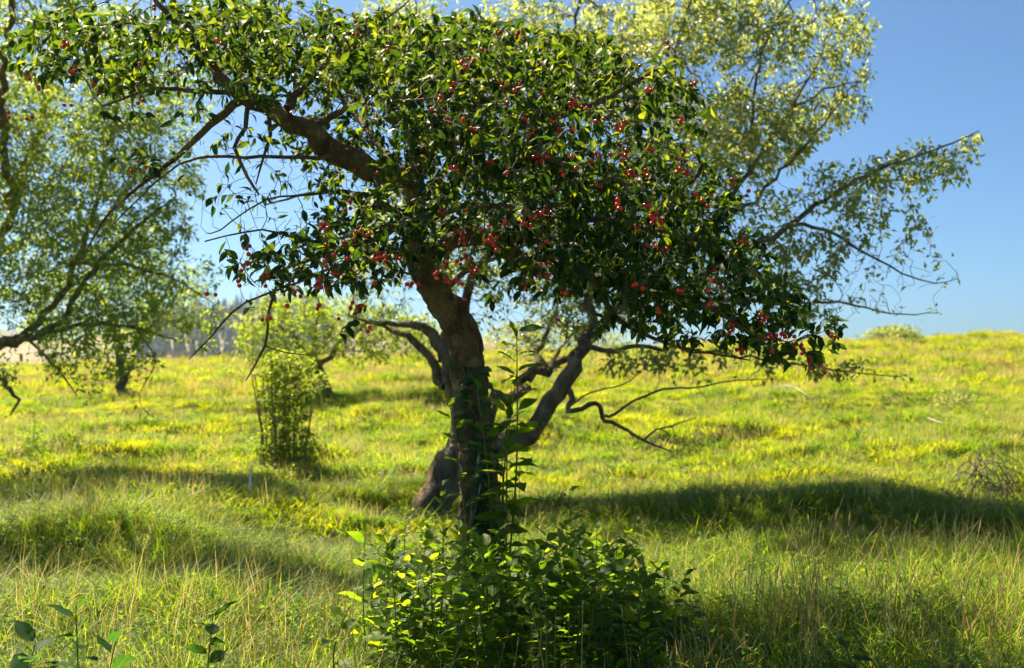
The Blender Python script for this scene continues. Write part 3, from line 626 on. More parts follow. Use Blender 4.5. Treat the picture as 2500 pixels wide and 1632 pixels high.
# ------------------------------------------------------------------ tree at the left edge
tr = Tree(); d = 11.5
bx, bz = -7.4, float(G(-7.4, d))
L = smooth_line(np.array([(bx, d, bz - .1, .2), (bx + .1, d, bz + .5, .17), (bx + .5, d, bz + 1.0, .12), (bx + 1.1, d, bz + 1.5, .08)]), .15); tr.add(L); tr.limbs.append(L)
j0 = proj(L[-1, :3])
for pts in [
    [(*j0, d, .075), (-10, 850, d, .06), (40, 830, d - .1, .055), (90, 790, d - .1, .045), (150, 720, d - .1, .036), (190, 640, d - .1, .035), (230, 520, d, .027), (260, 380, d, .02), (300, 220, d, .012)],
    [(20, 838, d, .045), (100, 815, d - .3, .036), (150, 780, d - .4, .028), (230, 660, d - .5, .025), (330, 560, d - .6, .018), (430, 480, d - .6, .01)],
    [(*j0, d, .08), (-40, 700, d + .3, .06), (30, 500, d + .4, .05), (100, 300, d + .4, .04), (130, 100, d + .4, .025), (160, -100, d + .4, .012)],
    [(100, 815, d - .3, .03), (220, 790, d - .5, .02), (330, 800, d - .6, .014), (430, 830, d - .6, .008)],
    [(60, 820, d, .02), (140, 900, d - .2, .014), (195, 975, d - .2, .005)],
    [(190, 640, d - .1, .025), (300, 650, d - .2, .018), (420, 680, d - .3, .012), (520, 740, d - .3, .006)],
    [(-20, 900, d, .03), (20, 950, d - .4, .025), (45, 980, d - .4, .018), (25, 1015, d - .4, .008)],
    [(30, 500, d + .4, .05), (0, 250, d - .8, .04), (20, 50, d - 2.0, .03), (60, -120, d - 2.6, .022), (180, -260, d - 2.6, .018), (380, -380, d - 2.4, .010)],
    [(60, -120, d - 2.6, .018), (-20, -280, d - 2.6, .014), (-60, -420, d - 2.4, .008)],
    [(0, 250, d - .8, .03), (-150, 100, d - 2.0, .025), (-250, -60, d - 3.2, .012)],
    [(330, 800, d - .6, .010), (380, 880, d - .6, .007), (340, 960, d - .6, .004), (350, 1000, d - .6, .003)],
]: tr.limb(pts, .12, jit=.03)
LB = [(180, -290, 220, 130, d - 2.5, 1.0, 2.0), (420, -380, 210, 130, d - 2.3, 1.0, 1.8), (-80, -350, 200, 130, d - 2.4, .9, 1.2), (30, 20, 200, 120, d - 2.6, .7, 1.4), (-200, 60, 180, 140, d - 3, .8, 1.2), (200, -100, 160, 100, d - 2.4, .7, .9), (60, 150, 200, 200, d + .2, 1.2, 1.6), (280, 200, 200, 200, d + .2, 1.2, 1.4), (60, 420, 160, 160, d, 1, 1.4), (250, 460, 180, 150, d - .2, 1, 1.4), (420, 420, 100, 120, d, .7, .45), (50, 640, 120, 150, d - .1, .8, 1.5), (30, 820, 60, 130, d - .2, .6, .9),
      (230, 640, 160, 120, d - .3, .8, 1.5), (380, 600, 120, 110, d - .4, .7, 1.2), (480, 670, 80, 70, d - .4, .5, .6), (250, 880, 120, 50, d - .4, .5, .6), (330, 760, 170, 80, d - .5, .7, 1.4), (470, 770, 100, 60, d - .5, .5, .5), (200, 820, 160, 80, d - .3, .7, 1.2), (330, 860, 90, 60, d - .6, .4, .6), (140, 900, 110, 40, d - .3, .4, .35), (340, 980, 40, 40, d - .6, .2, .12), (345, 1020, 25, 20, d - .6, .15, .06), (510, 850, 60, 25, d - .5, .2, .15),
      (150, 330, 170, 170, d, 1, 1.5), (120, 560, 160, 120, d, 1, 1.4), (300, 330, 130, 110, d, .9, 1), (430, 240, 100, 90, d, .8, .7), (400, 540, 90, 70, d-.3, .6, .5), (-200, 300, 200, 350, d + .4, 1.5, 1.0), (-150, 700, 150, 150, d, 1.0, .7), (560, 120, 170, 150, d + .5, 1, .5)]
tr.grow(blobs(LB, 22000), .10, .125, 1.6, 90, -.05, .3, minr=.10)
tr.finish(.0022)
LL = make_leaves(tr, 7.5, (.048, .078), 7, .5, .08, .9)
_n = noise2(LL[0][:, 0] * 1.6 + LL[0][:, 1] * .8, LL[0][:, 2] * 1.8 - LL[0][:, 1] * .7, 64) + .4 * noise2(LL[0][:, 0] * 4, LL[0][:, 2] * 4, 65); _k = (_n > -.45) | (rng.random(len(_n)) < .15); LL = tuple(q[_k] for q in LL)
build_tree('orchard_tree', 'airy light green tree hanging in from the left edge of the frame', tr, (bx, d, bz), M_abark, M_twig, M_willow_leaf, LL, 'small', 'plum_leaf', 300, 1)

# ------------------------------------------------------------------ small trees further up the slope, thorn shrub, bushes
def bushy(name, label, base, limbs, B, n, leafmat, per, size, step=.14, nobj=60, cat='tree', hm=6, group=None, thr=-9, lname='limb', sp=.09):
    tr = Tree()
    for k, pts in enumerate(limbs): tr.limb(pts, .14, jit=.03)
    tr.grow(blobs(B, n), step, step * 1.5, 2.2, 60, 0, .3)
    tr.finish(.003)
    LV = make_leaves(tr, per, size, hm, .3, sp, 1.0)
    r = build_tree(name, label, tr, base, M_abark, M_twig, leafmat, LV, 'small', 'small_leaf', nobj, 1 if cat == 'tree' else 0, cat, lname, 9)
    if group: r['group'] = group
    return r
d = 19.0
g0 = lambda px, d: float(proj(np.array(((px - 1250) / F * d, d, float(G((px - 1250) / F * d, d)))))[1])
yb = g0(790, d)
bushy('small_tree', 'bright yellow green small tree behind the slim shrub, shading the grass right of it', at(800, yb, d),
      [[(800, yb + 4, d, .13), (785, yb - 40, d, .10), (765, yb - 85, d, .08), (735, 850, d, .05), (690, 800, d, .03), (640, 760, d, .015)],
       [(775, yb - 60, d, .06), (820, 850, d, .045), (880, 800, d, .03), (950, 760, d, .02)],
       [(765, 880, d, .04), (770, 800, d + .3, .03), (780, 740, d + .4, .02)]],
      [(650, 810, 90, 60, d, .9, 1), (720, 760, 110, 60, d, 1, 1.1), (840, 770, 120, 60, d, 1, 1.2), (940, 800, 110, 60, d, 1, 1.1), (780, 840, 130, 40, d - .3, .8, .9), (630, 860, 60, 40, d, .6, .6), (900, 860, 100, 30, d, .7, .7), (1030, 830, 80, 50, d + .2, .8, .7)],
      5200, M_bright_leaf, 8, (.06, .11), .12, sp=.14)
d = 21.0; yb = g0(300, d)
bushy('small_tree', 'pale sunlit tree behind the drooping branches of the left tree', at(300, yb, d),
      [[(300, yb + 4, d, .13), (300, yb - 60, d, .10), (280, 800, d, .07), (240, 720, d, .04), (200, 640, d, .02)], [(300, yb - 60, d, .06), (350, 790, d, .045), (400, 720, d, .03), (440, 640, d, .015)]],
      [(180, 720, 130, 70, d, 1, 1.2), (300, 660, 130, 80, d, 1, 1.2), (420, 720, 120, 80, d, 1, 1.1), (300, 790, 180, 50, d, .9, 1), (120, 800, 90, 40, d, .8, .7), (480, 800, 60, 40, d, .6, .5), (330, 580, 90, 50, d, .8, .5)],
      5200, M_bright_leaf, 7, (.06, .11), .13, sp=.14)
d = 24.0; yb = g0(1350, d)
bushy('small_tree', 'pale small tree far up the slope, seen between the cherry trunk and the leaning limb', at(1340, yb, d),
      [[(1340, yb + 4, d, .12), (1335, yb - 50, d, .09), (1300, 850, d, .06), (1270, 800, d, .03)], [(1335, yb - 50, d, .06), (1370, 850, d, .04), (1420, 800, d, .02)]],
      [(1260, 830, 90, 50, d, 1, 1), (1340, 810, 110, 40, d, 1, 1), (1440, 830, 90, 40, d, 1, 1), (1520, 850, 60, 25, d, .8, .4)], 2600, M_apple_leaf, 6, (.07, .11), .14, 30, sp=.14)
# thorn shrub with many stems
d = 11.0; yb = g0(690, d); limbs = []
for k in range(15):
    a = 690 + (k - 7) * 7 + random.uniform(-6, 6); e = 690 + (k - 7) * random.uniform(9, 13); dd = d + random.uniform(-.25, .25)
    top = random.choice([880, 900, 930, 980, 1020, 1060])
    limbs.append([(a, yb + 8, dd, .014), (a + (e - a) * .3 + random.uniform(-6, 6), yb - (yb - top) * .4, dd, .010), (e + random.uniform(-8, 8), top, dd, .004)])
bushy('shrub', 'slim upright shrub with many thin stems left of the trunks', at(690, yb, d), limbs,
      [(700, 900, 75, 50, d, .3, 1), (690, 960, 65, 50, d, .3, 1), (700, 1020, 55, 50, d, .3, .8), (650, 1080, 40, 45, d, .25, .6), (735, 1090, 45, 60, d, .3, .6), (690, 1110, 70, 45, d - .1, .3, 1.0), (655, 1130, 45, 35, d, .25, .8), (740, 1140, 50, 35, d, .25, .8), (695, 1150, 60, 25, d - .15, .25, .7), (780, 930, 30, 30, d, .2, .25)],
      5200, M_bright_leaf, 5, (.03, .055), .04, 120, 'shrub', 9, lname='stem', sp=.035)
def round_bush(name, label, px, dd, w, h, leafmat, n=3500, size=(.06, .1), cat='bush', group=None):
    """low bush: stems from one foot and leaves filling an uneven dome"""
    x0 = (px - 1250) / F * dd; z0 = float(G(x0, dd)); base = np.array((x0, dd, z0))
    root = empty(name, base); tag(root, label, cat, group)
    ch = []
    for k in range(26 if w > .1 else 3):
        a = rng.random() * 6.28; el = rng.uniform(.25, 1.2); q = np.array((math.cos(a) * math.cos(el) * w, math.sin(a) * math.cos(el) * w * .8, math.sin(el) * h))
        L = smooth_line(np.array([(*(base - (0, 0, .05)), .012 * w + .002), (*(base + q * .5 + rng.normal(0, .04, 3) * min(1, w * 3) + (0, 0, .1 * h)), .008 * w + .0015), (*(base + q), .002)]), .1); ch.append((L[:, :3], L[:, 3]))
    V, Fa = tubes(ch, 5); link('stems', mesh('stems', V, Fa, M_twig), root)['kind'] = 'stuff'
    q = rng.normal(size=(n, 3)); q[:, 2] = np.abs(q[:, 2]); q /= np.linalg.norm(q, axis=1)[:, None]
    a = np.arctan2(q[:, 1], q[:, 0]); lump = 1 + .28 * noise2(a * 1.6 + px, q[:, 2] * 4 + dd, 3)
    P = base + q * (rng.random(n)[:, None] ** .45) * lump[:, None] * np.array((w, w * .8, h)); P[:, 2] = np.maximum(P[:, 2], G(P[:, 0], P[:, 1]) + .03)
    o = link('foliage', leaves_mesh('foliage', P, q + rng.normal(0, .6, q.shape), rng.normal(0, .6, q.shape) + (0, 0, 1), rng.uniform(*size, n), leafmat, 'small'), root); o['kind'] = 'stuff'
    return root
round_bush('round_bush', 'rounded grey green bush on the crest of the slope at right', 2180, 40, 1.35, .95, M_apple_leaf, 6000, (.08, .14))
round_bush('round_bush', 'tuft of dark leaves in the open grass below the left tree', 330, 13.5, .22, .22, M_cherry_leaf, 350, (.04, .07), 'plant')
round_bush('round_bush', 'low bright bush beyond the grass, left of the small tree', 560, 27, .55, .45, M_bright_leaf, 900, (.07, .11))
round_bush('round_bush', 'bright green leafy patch at the foot of the leaning trunk', 985, 8.6, .34, .20, M_bright_leaf, 900, (.03, .05), 'plant')
round_bush('round_bush', 'thin tall weed standing in the grass near the left edge', 88, 12.0, .06, .42, M_bright_leaf, 90, (.04, .06), 'plant')
round_bush('round_bush', 'grey green weed patch half way up the right slope', 2330, 17.5, .40, .32, M_apple_leaf, 600, (.05, .07), 'plant')

# ------------------------------------------------------------------ fence, hillside conifers
def box(V, Fq, c, s, rot=0.0):
    c = np.array(c, float); h = np.array(s, float) / 2; ca, sa = math.cos(rot), math.sin(rot); b = sum(len(v) for v in V)
    q = np.array([(x, y, z) for x in (-1, 1) for y in (-1, 1) for z in (-1, 1)]) * h
    q = np.stack([q[:, 0] * ca - q[:, 1] * sa, q[:, 0] * sa + q[:, 1] * ca, q[:, 2]], 1) + c
    V.append(q); Fq.append(np.array([(0, 1, 3, 2), (4, 6, 7, 5), (0, 4, 5, 1), (2, 3, 7, 6), (0, 2, 6, 4), (1, 5, 7, 3)]) + b)
fd = 66.0; fx0 = (120 - 1250) / F * fd; fx1 = (1050 - 1250) / F * fd
fr = empty('rail_fence', (fx0, fd, float(G(fx0, fd)))); tag(fr, 'weathered wooden post and rail fence across the far end of the meadow', 'fence')
n = 11; fxs_ = np.linspace(fx0, fx1, n)
for k in range(n):
    z = float(G(fxs_[k], fd)); V = []; Q = []; box(V, Q, (fxs_[k], fd, z + .6), (.16, .16, 1.5)); link('post', mesh('post', np.concatenate(V), np.concatenate(Q), M_deadwood, False), fr)
    if k < n - 1:
        for hgt in (.55, 1.05):
            a = np.array((fxs_[k], fd + .1, z + hgt)); b_ = np.array((fxs_[k + 1], fd + .1, float(G(fxs_[k + 1], fd)) + hgt + random.uniform(-.04, .04)))
            V, Fa = tubes([(np.array([a, (a + b_) / 2 + (0, 0, -.02), b_]), np.array([.055, .06, .05]))], 7); link('rail', mesh('rail', V, Fa, M_deadwood), fr)
def conifer_mesh(h, seed):
    r2 = np.random.default_rng(seed); P = []; D = []; S = []
    for k in range(420):
        t = r2.random() ** .8; z = h * (.08 + .92 * t); rr = (1 - t) * h * .2 * (0.7 + .5 * r2.random()); a = r2.random() * 6.28
        P.append((math.cos(a) * rr * .35, math.sin(a) * rr * .35, z)); D.append((math.cos(a), math.sin(a), -.35)); S.append(max(.35, rr * .9))
    P = np.array(P); D = np.array(D)
    return P, D, np.array(S)
M_conifer = leaf_mat('conifer_needles', [(0, (.018, .045, .02)), (1, (.035, .07, .03))], [(0, (.03, .08, .02)), (1, (.05, .12, .03))], .2, .6, .2)
M_ctrunk = simple('conifer_bark', (.10, .07, .05))
protos = []
for s_ in range(3):
    P, D, S = conifer_mesh(9.0, s_); T, Fc = TPL['small']
    cm = leaves_mesh('conifer_crown', P, D, np.tile((0, 0, 1.0), (len(P), 1)), S, M_conifer, 'small', np.full(len(P), 1.6))
    V, Fa = tubes([(np.array([(0, 0, -.3), (0, 0, 4), (0, 0, 8.6)]), np.array([.22, .15, .03]))], 6); tm = mesh('conifer_trunk', V, Fa, M_ctrunk); protos.append((cm, tm))
spots = []
tries = 0
while len(spots) < 300 and tries < 9000:
    tries += 1
    y = rng.uniform(640, 900); x = (rng.uniform(330, 800) - 1250) / F * y
    if noise2(x * .012, y * .008, 21) > -.6 and all((x - a) ** 2 + (y - b_) ** 2 > 40 for a, b_ in spots): spots.append((x, y))
for x, y in spots:
    c = protos[rng.integers(3)]; o = empty('conifer_tree', (x, y, float(G(x, y)))); k = rng.uniform(1.2, 2.3); o.scale = (k, k, k); o.rotation_euler = (0, 0, rng.random() * 6.28)
    tag(o, 'dark conifer among the trees covering the distant hill', 'tree', 'conifers on the distant hillside')
    a = bpy.data.objects.new('crown', c[0]); col.objects.link(a); a.parent = o
    a = bpy.data.objects.new('trunk', c[1]); col.objects.link(a); a.parent = o

# ------------------------------------------------------------------ leafy sprouts
SPL = leaf_protos('sprout_leaf', M_sprout_leaf, 'broad'); IVL = leaf_protos('shoot_leaf', M_sprout_leaf, 'ovate')
def sprout(name, label, base, tip, n, size, group=None, protos=SPL, cat='plant', first=.10, r0=.003, bend=.06, sag=.25):
    base = np.array(base, float); tip = np.array(tip, float); root = empty(name, base); tag(root, label, cat, group)
    H = np.linalg.norm(tip - base); m = (base + tip) / 2 + rng.normal(0, bend * H, 3) * (1, 1, .2)
    L = smooth_line(np.array([(*(base - (0, 0, .03)), r0), (*m, r0 * .8), (*tip, r0 * .4)]), max(.04, H / 14))
    V, Fa = tubes([(L[:, :3], L[:, 3])], 5); link('stem', mesh('stem', V, Fa, M_stem), root)
    P = []; D = []; Nn = []; S = []; a = rng.random() * 6.28
    for k in range(n):
        t = first + (1 - first) * (k + .5) / n; f = t * (len(L) - 1); i = min(int(f), len(L) - 2); p = L[i, :3] + (L[i + 1, :3] - L[i, :3]) * (f - i)
        a += 2.4 + rng.normal(0, .3); up = .25 + .9 * t ** 3 + rng.normal(0, .15)
        dv = np.array((math.cos(a), math.sin(a), up - sag * rng.random())); dv /= np.linalg.norm(dv)
        P.append(p + dv * .008); D.append(dv); Nn.append(np.array((0, 0, 1)) + rng.normal(0, .35, 3)); S.append(size * (.55 + .75 * math.sin(min(1, t * 1.05) * math.pi * .78)) * rng.uniform(.8, 1.15))
    leaf_objects(np.array(P), np.array(D), np.array(Nn), np.array(S), protos, root)
    return root
def gpt(px, d):
    x = (px - 1250) / F * d; return np.array((x, d, float(G(x, d))))
# thicket round the foot of the cherry tree; top outline read off the photograph
TX = np.array([840, 900, 960, 1040, 1100, 1180, 1260, 1330, 1400, 1480, 1550, 1620, 1700, 1760]); TY = np.array([1450, 1350, 1290, 1225, 1260, 1250, 1250, 1290, 1235, 1285, 1320, 1400, 1480, 1550])
k = 0; nS = 0
while nS < 210:
    px = rng.uniform(880, 1680); dd = rng.uniform(3.7, 5.35); topy = np.interp(px, TX, TY)
    f = rng.random() ** 1.3; ty = topy + f * (1600 - topy) * .95 + (5.3 - dd) * 30
    b = gpt(px, dd); t = at(px + rng.normal(0, 35), ty, dd + rng.normal(0, .08))
    if t[2] - b[2] < .10 or t[2] - b[2] > 1.0: continue
    H = t[2] - b[2]
    side = 'left part of the thicket' if px < 1080 else 'middle of the thicket in front of the cherry trunk' if px < 1330 else 'right part of the thicket'
    hh_ = 'tall' if f < .25 else 'middling' if f < .6 else 'low shaded'
    sprout('leafy_sprout', hh_ + ' leafy sprout in the ' + side, b, t, int(8 + H * 27), rng.uniform(.040, .074), hh_ + ' sprouts in the ' + side); nS += 1
    
named = [('tall sprout at the left shoulder of the thicket with a pale round leaf', 965, 4.5, (945, 1325), 14, .085),
         ('upright sprout whose tip stands just left of the cherry trunk', 1075, 4.6, (1078, 1178), 16, .06),
         ('highest sprout of the thicket right of the trunk, with a forked leafy tip', 1390, 4.5, (1390, 1190), 16, .06),
         ('thin sprout with one dark blue green leaf turned sideways beside the trunk', 1268, 4.7, (1268, 1135), 6, .07),
         ('sprout with drooping tip leaves on the right side of the thicket', 1530, 4.4, (1545, 1268), 12, .06),
         ('outermost sprout on the left of the thicket, half in the long grass', 905, 4.2, (890, 1315), 12, .08),
         ('low sprout at the right end of the thicket beside the long grass', 1690, 4.2, (1670, 1400), 12, .06)]
for lab, px, dd, tp, n, s in named: sprout('leafy_sprout', lab, gpt(px, dd), at(*tp, dd), n, s)
# suckers climbing beside the trunk
for lab, px, dd, tp, n, s in [('tall sucker shoot with big toothed leaves rising along the right of the cherry trunk', 1225, 4.95, (1262, 800), 26, .12),
         ('second sucker shoot leaning right from the cherry trunk', 1240, 4.9, (1262, 905), 18, .10),
         ('short sucker shoot with leaves over the front of the cherry trunk', 1195, 4.95, (1165, 945), 20, .10),
         ('sucker shoot curving left in front of the cherry trunk', 1160, 4.98, (1098, 985), 14, .085),
         ('bushy sucker shoot just right of the trunk at half its height', 1235, 4.85, (1240, 1000), 22, .11),
         ('leafy sucker low on the right side of the cherry trunk', 1215, 4.9, (1225, 1100), 14, .09)]:
    sprout('sucker_shoot', lab, gpt(px, dd), at(*tp, dd), n, s, None, IVL, first=.3, r0=.006, bend=.03, sag=.7)
# ivy on the trunk
iv = empty('ivy', at(1190, 1300, 5.1)); tag(iv, 'dark ivy clinging to the middle and right side of the cherry trunk', 'ivy')
ch = []
for k in range(5):
    pts = [(*at(1175 + k * 9, 1380, 5.09), .004)]
    for yy in (1250, 1130, 1040, 960, 900): pts.append((*at(1172 + k * 7 - (1380 - yy) * .06 + rng.normal(0, 10), yy, 5.085 - .01 * rng.random()), .003))
    L = smooth_line(np.array(pts), .05); ch.append((L[:, :3], L[:, 3]))
for q in ch:
    V, Fa = tubes([q], 5); link('vine', mesh('vine', V, Fa, M_twig), iv)
P = []; D = []; Nn = []; S = []
for k in range(170):
    q = ch[rng.integers(5)][0]; p = q[rng.integers(len(q))]; a = rng.normal(0, 1.2)
    if p[2] < at(1100, 1300, 5)[2] and rng.random() < .5: continue
    dv = np.array((math.sin(a), -.5, -.5 + rng.normal(0, .4))); P.append(p + dv * .012 + (rng.normal(.025, .035), 0, 0)); D.append(dv); Nn.append(np.array((rng.normal(0, .4), -1, .6))); S.append(rng.uniform(.035, .075))
leaf_objects(np.array(P), np.array(D), np.array(Nn), np.array(S), leaf_protos('ivy_leaf', M_ivy, 'broad'), iv)
# saplings in the foreground at left
M_dark = leaf_mat('dark_sapling_leaf', [(0, (.012, .042, .016)), (1, (.022, .06, .02))], [(0, (.08, .22, .02)), (1, (.14, .30, .02))], .4, .6, .10)
DKL = leaf_protos('sapling_leaf', M_dark, 'broad')
for lab, px, dd, tp, n, s in [('taller broad leaved sapling in the bottom left corner with a big dark top leaf', 190, 3.35, (185, 1478), 11, .085),
         ('shorter broad leaved sapling in the bottom left corner with upright dark leaves', 85, 3.3, (88, 1560), 10, .09),
         ('small broad leaved sapling at the bottom edge between the corner and the thicket', 500, 3.4, (520, 1500), 10, .08),
         ('low broad leaved sapling with one side leaf near the bottom edge', 290, 3.5, (285, 1555), 6, .08),
         ('bright leafy weed at the bottom edge among the dry grass', 2070, 3.5, (2065, 1560), 8, .06),
         ('small leafy weed left of the thicket in the long grass', 860, 3.7, (855, 1470), 7, .07)]:
    sprout('sapling', lab, gpt(px, dd), at(*tp, dd), n, s, None, DKL if px < 900 and dd < 3.6 else SPL, first=.35, r0=.004)

# ------------------------------------------------------------------ dry grass stalks
def stalk_line(base, lean, h, r=.0016):
    b = np.array(base, float); tip = b + np.array((lean[0] * h, lean[1] * h, h)); m = b + np.array((lean[0] * h * .35, lean[1] * h * .35, h * .55))
    return smooth_line(np.array([(*b, r), (*m, r * .8), (*tip, r * .35)]), h / 7)
def clump(label, spots_, name='dry_grass_clump'):
    x, d = spots_[0][0], spots_[0][1]; root = empty(name, gpt(x, d)); tag(root, label, 'grass clump')
    for px, dd, ty, lx in spots_:
        b = gpt(px, dd); t = at(px + lx, ty, dd); h = t[2] - b[2]
        L = stalk_line(b, ((t[0] - b[0]) / h, rng.normal(0, .1)), h, rng.uniform(.0016, .0028))
        ch = [(L[:, :3], L[:, 3])]
        if rng.random() < .35: # seed head
            q = L[-1, :3]; e = q + (L[-1, :3] - L[-2, :3]) / np.linalg.norm(L[-1, :3] - L[-2, :3]) * .05
            ch.append((np.array([q, (q + e) / 2, e]), np.array([.001, .0035, .0008])))
        V, Fa = tubes(ch, 4); link('stalk', mesh('stalk', V, Fa, M_straw), root)
def rnd(cx, n, w, ylo, yhi, dlo=3.9, dhi=4.8, lean=30):
    return [(cx + rng.normal(0, w), rng.uniform(dlo, dhi), rng.uniform(ylo, yhi), rng.normal(10, lean)) for _ in range(n)]
clump('clump of pale dry stalks right of centre, two of them tallest and leaning right', [(1960, 4.3, 1265, 70), (1975, 4.3, 1210, 95), (1930, 4.2, 1255, -5), (2000, 4.3, 1290, 35), (1965, 4.3, 1295, 30)] + rnd(1985, 34, 40, 1280, 1420), )
clump('scattered dry stalks between the thicket and the tall clump', rnd(1850, 22, 60, 1310, 1470))
clump('tangled straw coloured clump in the bottom right corner', [(2330, 4.0, 1300, 55), (2370, 4.0, 1290, 40), (2420, 4.1, 1350, 10)] + rnd(2390, 46, 55, 1360, 1530, 3.8, 4.6, 45))
clump('thin dry stalks between the tall clump and the corner clump', rnd(2200, 24, 60, 1330, 1500))
clump('fine dry stalks standing left of the thicket', rnd(780, 18, 70, 1330, 1500, 3.8, 4.8, 25))
clump('few thin stalks in front of the thicket at the bottom edge', rnd(1300, 10, 190, 1460, 1560, 3.3, 3.7, 30))
clump('slanting straws lying over the grass left of the thicket', [(560, 4.0, 1420, 150), (600, 4.0, 1410, 120), (530, 3.9, 1470, 60)] + rnd(620, 12, 60, 1420, 1530, 3.8, 4.4, 40))

# fallen things on the slope
def stick(name, label, pts, mat=M_deadwood, cat='stick'):
    L = smooth_line(np.array(pts), .08); root = link(name, mesh(name, *tubes([(L[:, :3] - L[0, :3], L[:, 3])], 6, .15), mat)); root.location = Vector(L[0, :3]); tag(root, label, cat); return root
def onG(px, d, up=.05): p = gpt(px, d); return p + np.array((0, 0, up))
M_pale = simple('bleached_wood', (.75, .70, .60), .7)
def gd_at(px, py):
    """distance at which the ground is seen at that pixel"""
    for q in np.arange(4, 42, .1):
        if g0(px, q) < py: return q
    return 40.0
d1 = gd_at(1930, 975)
stick('fallen_stick', 'long bleached stick lying across the upper slope right of the low branch', [(*onG(1885, d1, .20), .010), (*onG(1930, d1, .20), .012), (*onG(1975, d1 - .3, .18), .008)], M_pale)
d1 = gd_at(2285, 1058)
stick('fallen_stick', 'short bleached stick lying in the grass of the right slope', [(*onG(2262, d1, .20), .006), (*onG(2300, d1 - .2, .18), .008)], M_pale)
d1 = gd_at(615, 1225)
stick('wooden_stake', 'short white stake standing in the grass left of the slim shrub', [(*onG(615, d1, 0), .016), (*onG(614, d1, .2), .012), (*onG(617, d1, .30), .006)], M_pale, 'stake')
d1 = gd_at(2420, 1235); rt = empty('dead_bramble', gpt(2440, d1)); tag(rt, 'heap of arched dead brown stems on the slope at the right edge', 'bramble')
for k in range(34):
    a = 2370 + rng.normal(0, 45); e = 2465 + rng.normal(0, 50); dd = d1 + rng.normal(0, .3)
    L = smooth_line(np.array([(*onG(a, dd, 0), .005), (*onG(a + (e - a) * .35, dd, rng.uniform(.12, .40)), .005), (*onG(a + (e - a) * .7, dd, rng.uniform(.12, .38)), .004), (*onG(e, dd + rng.normal(0, .1), .05), .003)]), .06)
    L[1:-1, :3] += rng.normal(0, .02, (len(L) - 2, 3)); V, Fa = tubes([(L[:, :3], L[:, 3])], 5); link('stem', mesh('stem', V, Fa, M_twig), rt)

# ------------------------------------------------------------------ grass: tuft meshes scattered by geometry nodes
def tuft(nb, rad, h, w, mat, seed, lean=.5, seg=4):
    r2 = np.random.default_rng(seed); VV = []; FF = []; TT = []; b = 0
    for k in range(nb):
        a = r2.random() * 6.28; q = rad * r2.random() ** .6; base = np.array((math.cos(a) * q, math.sin(a) * q, -.02)); a2 = a + r2.normal(0, 1.2)
        H = h * r2.uniform(.45, 1.1); ln = lean * r2.random() * H; tdir = np.array((math.cos(a2), math.sin(a2), 0)); side = np.array((-math.sin(a2 + r2.normal(0, .6)), math.cos(a2), 0)); tv = r2.random()
        ww = w * r2.uniform(.6, 1.2)
        for s in range(seg):
            t = s / (seg - 1); c = base + tdir * ln * t * t + np.array((0, 0, H * (t - .22 * lean * t * t * (1 if s < seg else 1)))); wd = ww * (1 - t ** 2) if s < seg - 1 else 0
            if s < seg - 1: VV += [c - side * wd / 2, c + side * wd / 2]; TT += [tv, tv]
            else: VV.append(c); TT.append(tv)
        for s in range(seg - 2): i = b + 2 * s; FF += [(i, i + 1, i + 3), (i, i + 3, i + 2)]
        i = b + 2 * (seg - 2); FF.append((i, i + 1, i + 2)); b += 2 * (seg - 1) + 1
    return mesh('grass_tuft', np.array(VV), np.array(FF), mat, True, TT)
def clover(nb, rad, h, sz, mat, seed):
    r2 = np.random.default_rng(seed); P = []; D = []; S = []
    for k in range(nb):
        c = np.array((r2.normal(0, rad), r2.normal(0, rad), h * r2.uniform(.2, 1))); a0 = r2.random() * 6.28
        for j in range(3): a = a0 + j * 2.09; P.append(c); D.append((math.cos(a), math.sin(a), r2.normal(0.1, .3))); S.append(sz * r2.uniform(.7, 1.2))
    P = np.array(P); D = np.array(D); return leaves_mesh('clover', P, D, r2.normal(0, .3, P.shape) + (0, 0, 1), np.array(S), mat, 'small', np.full(len(P), 1.5))
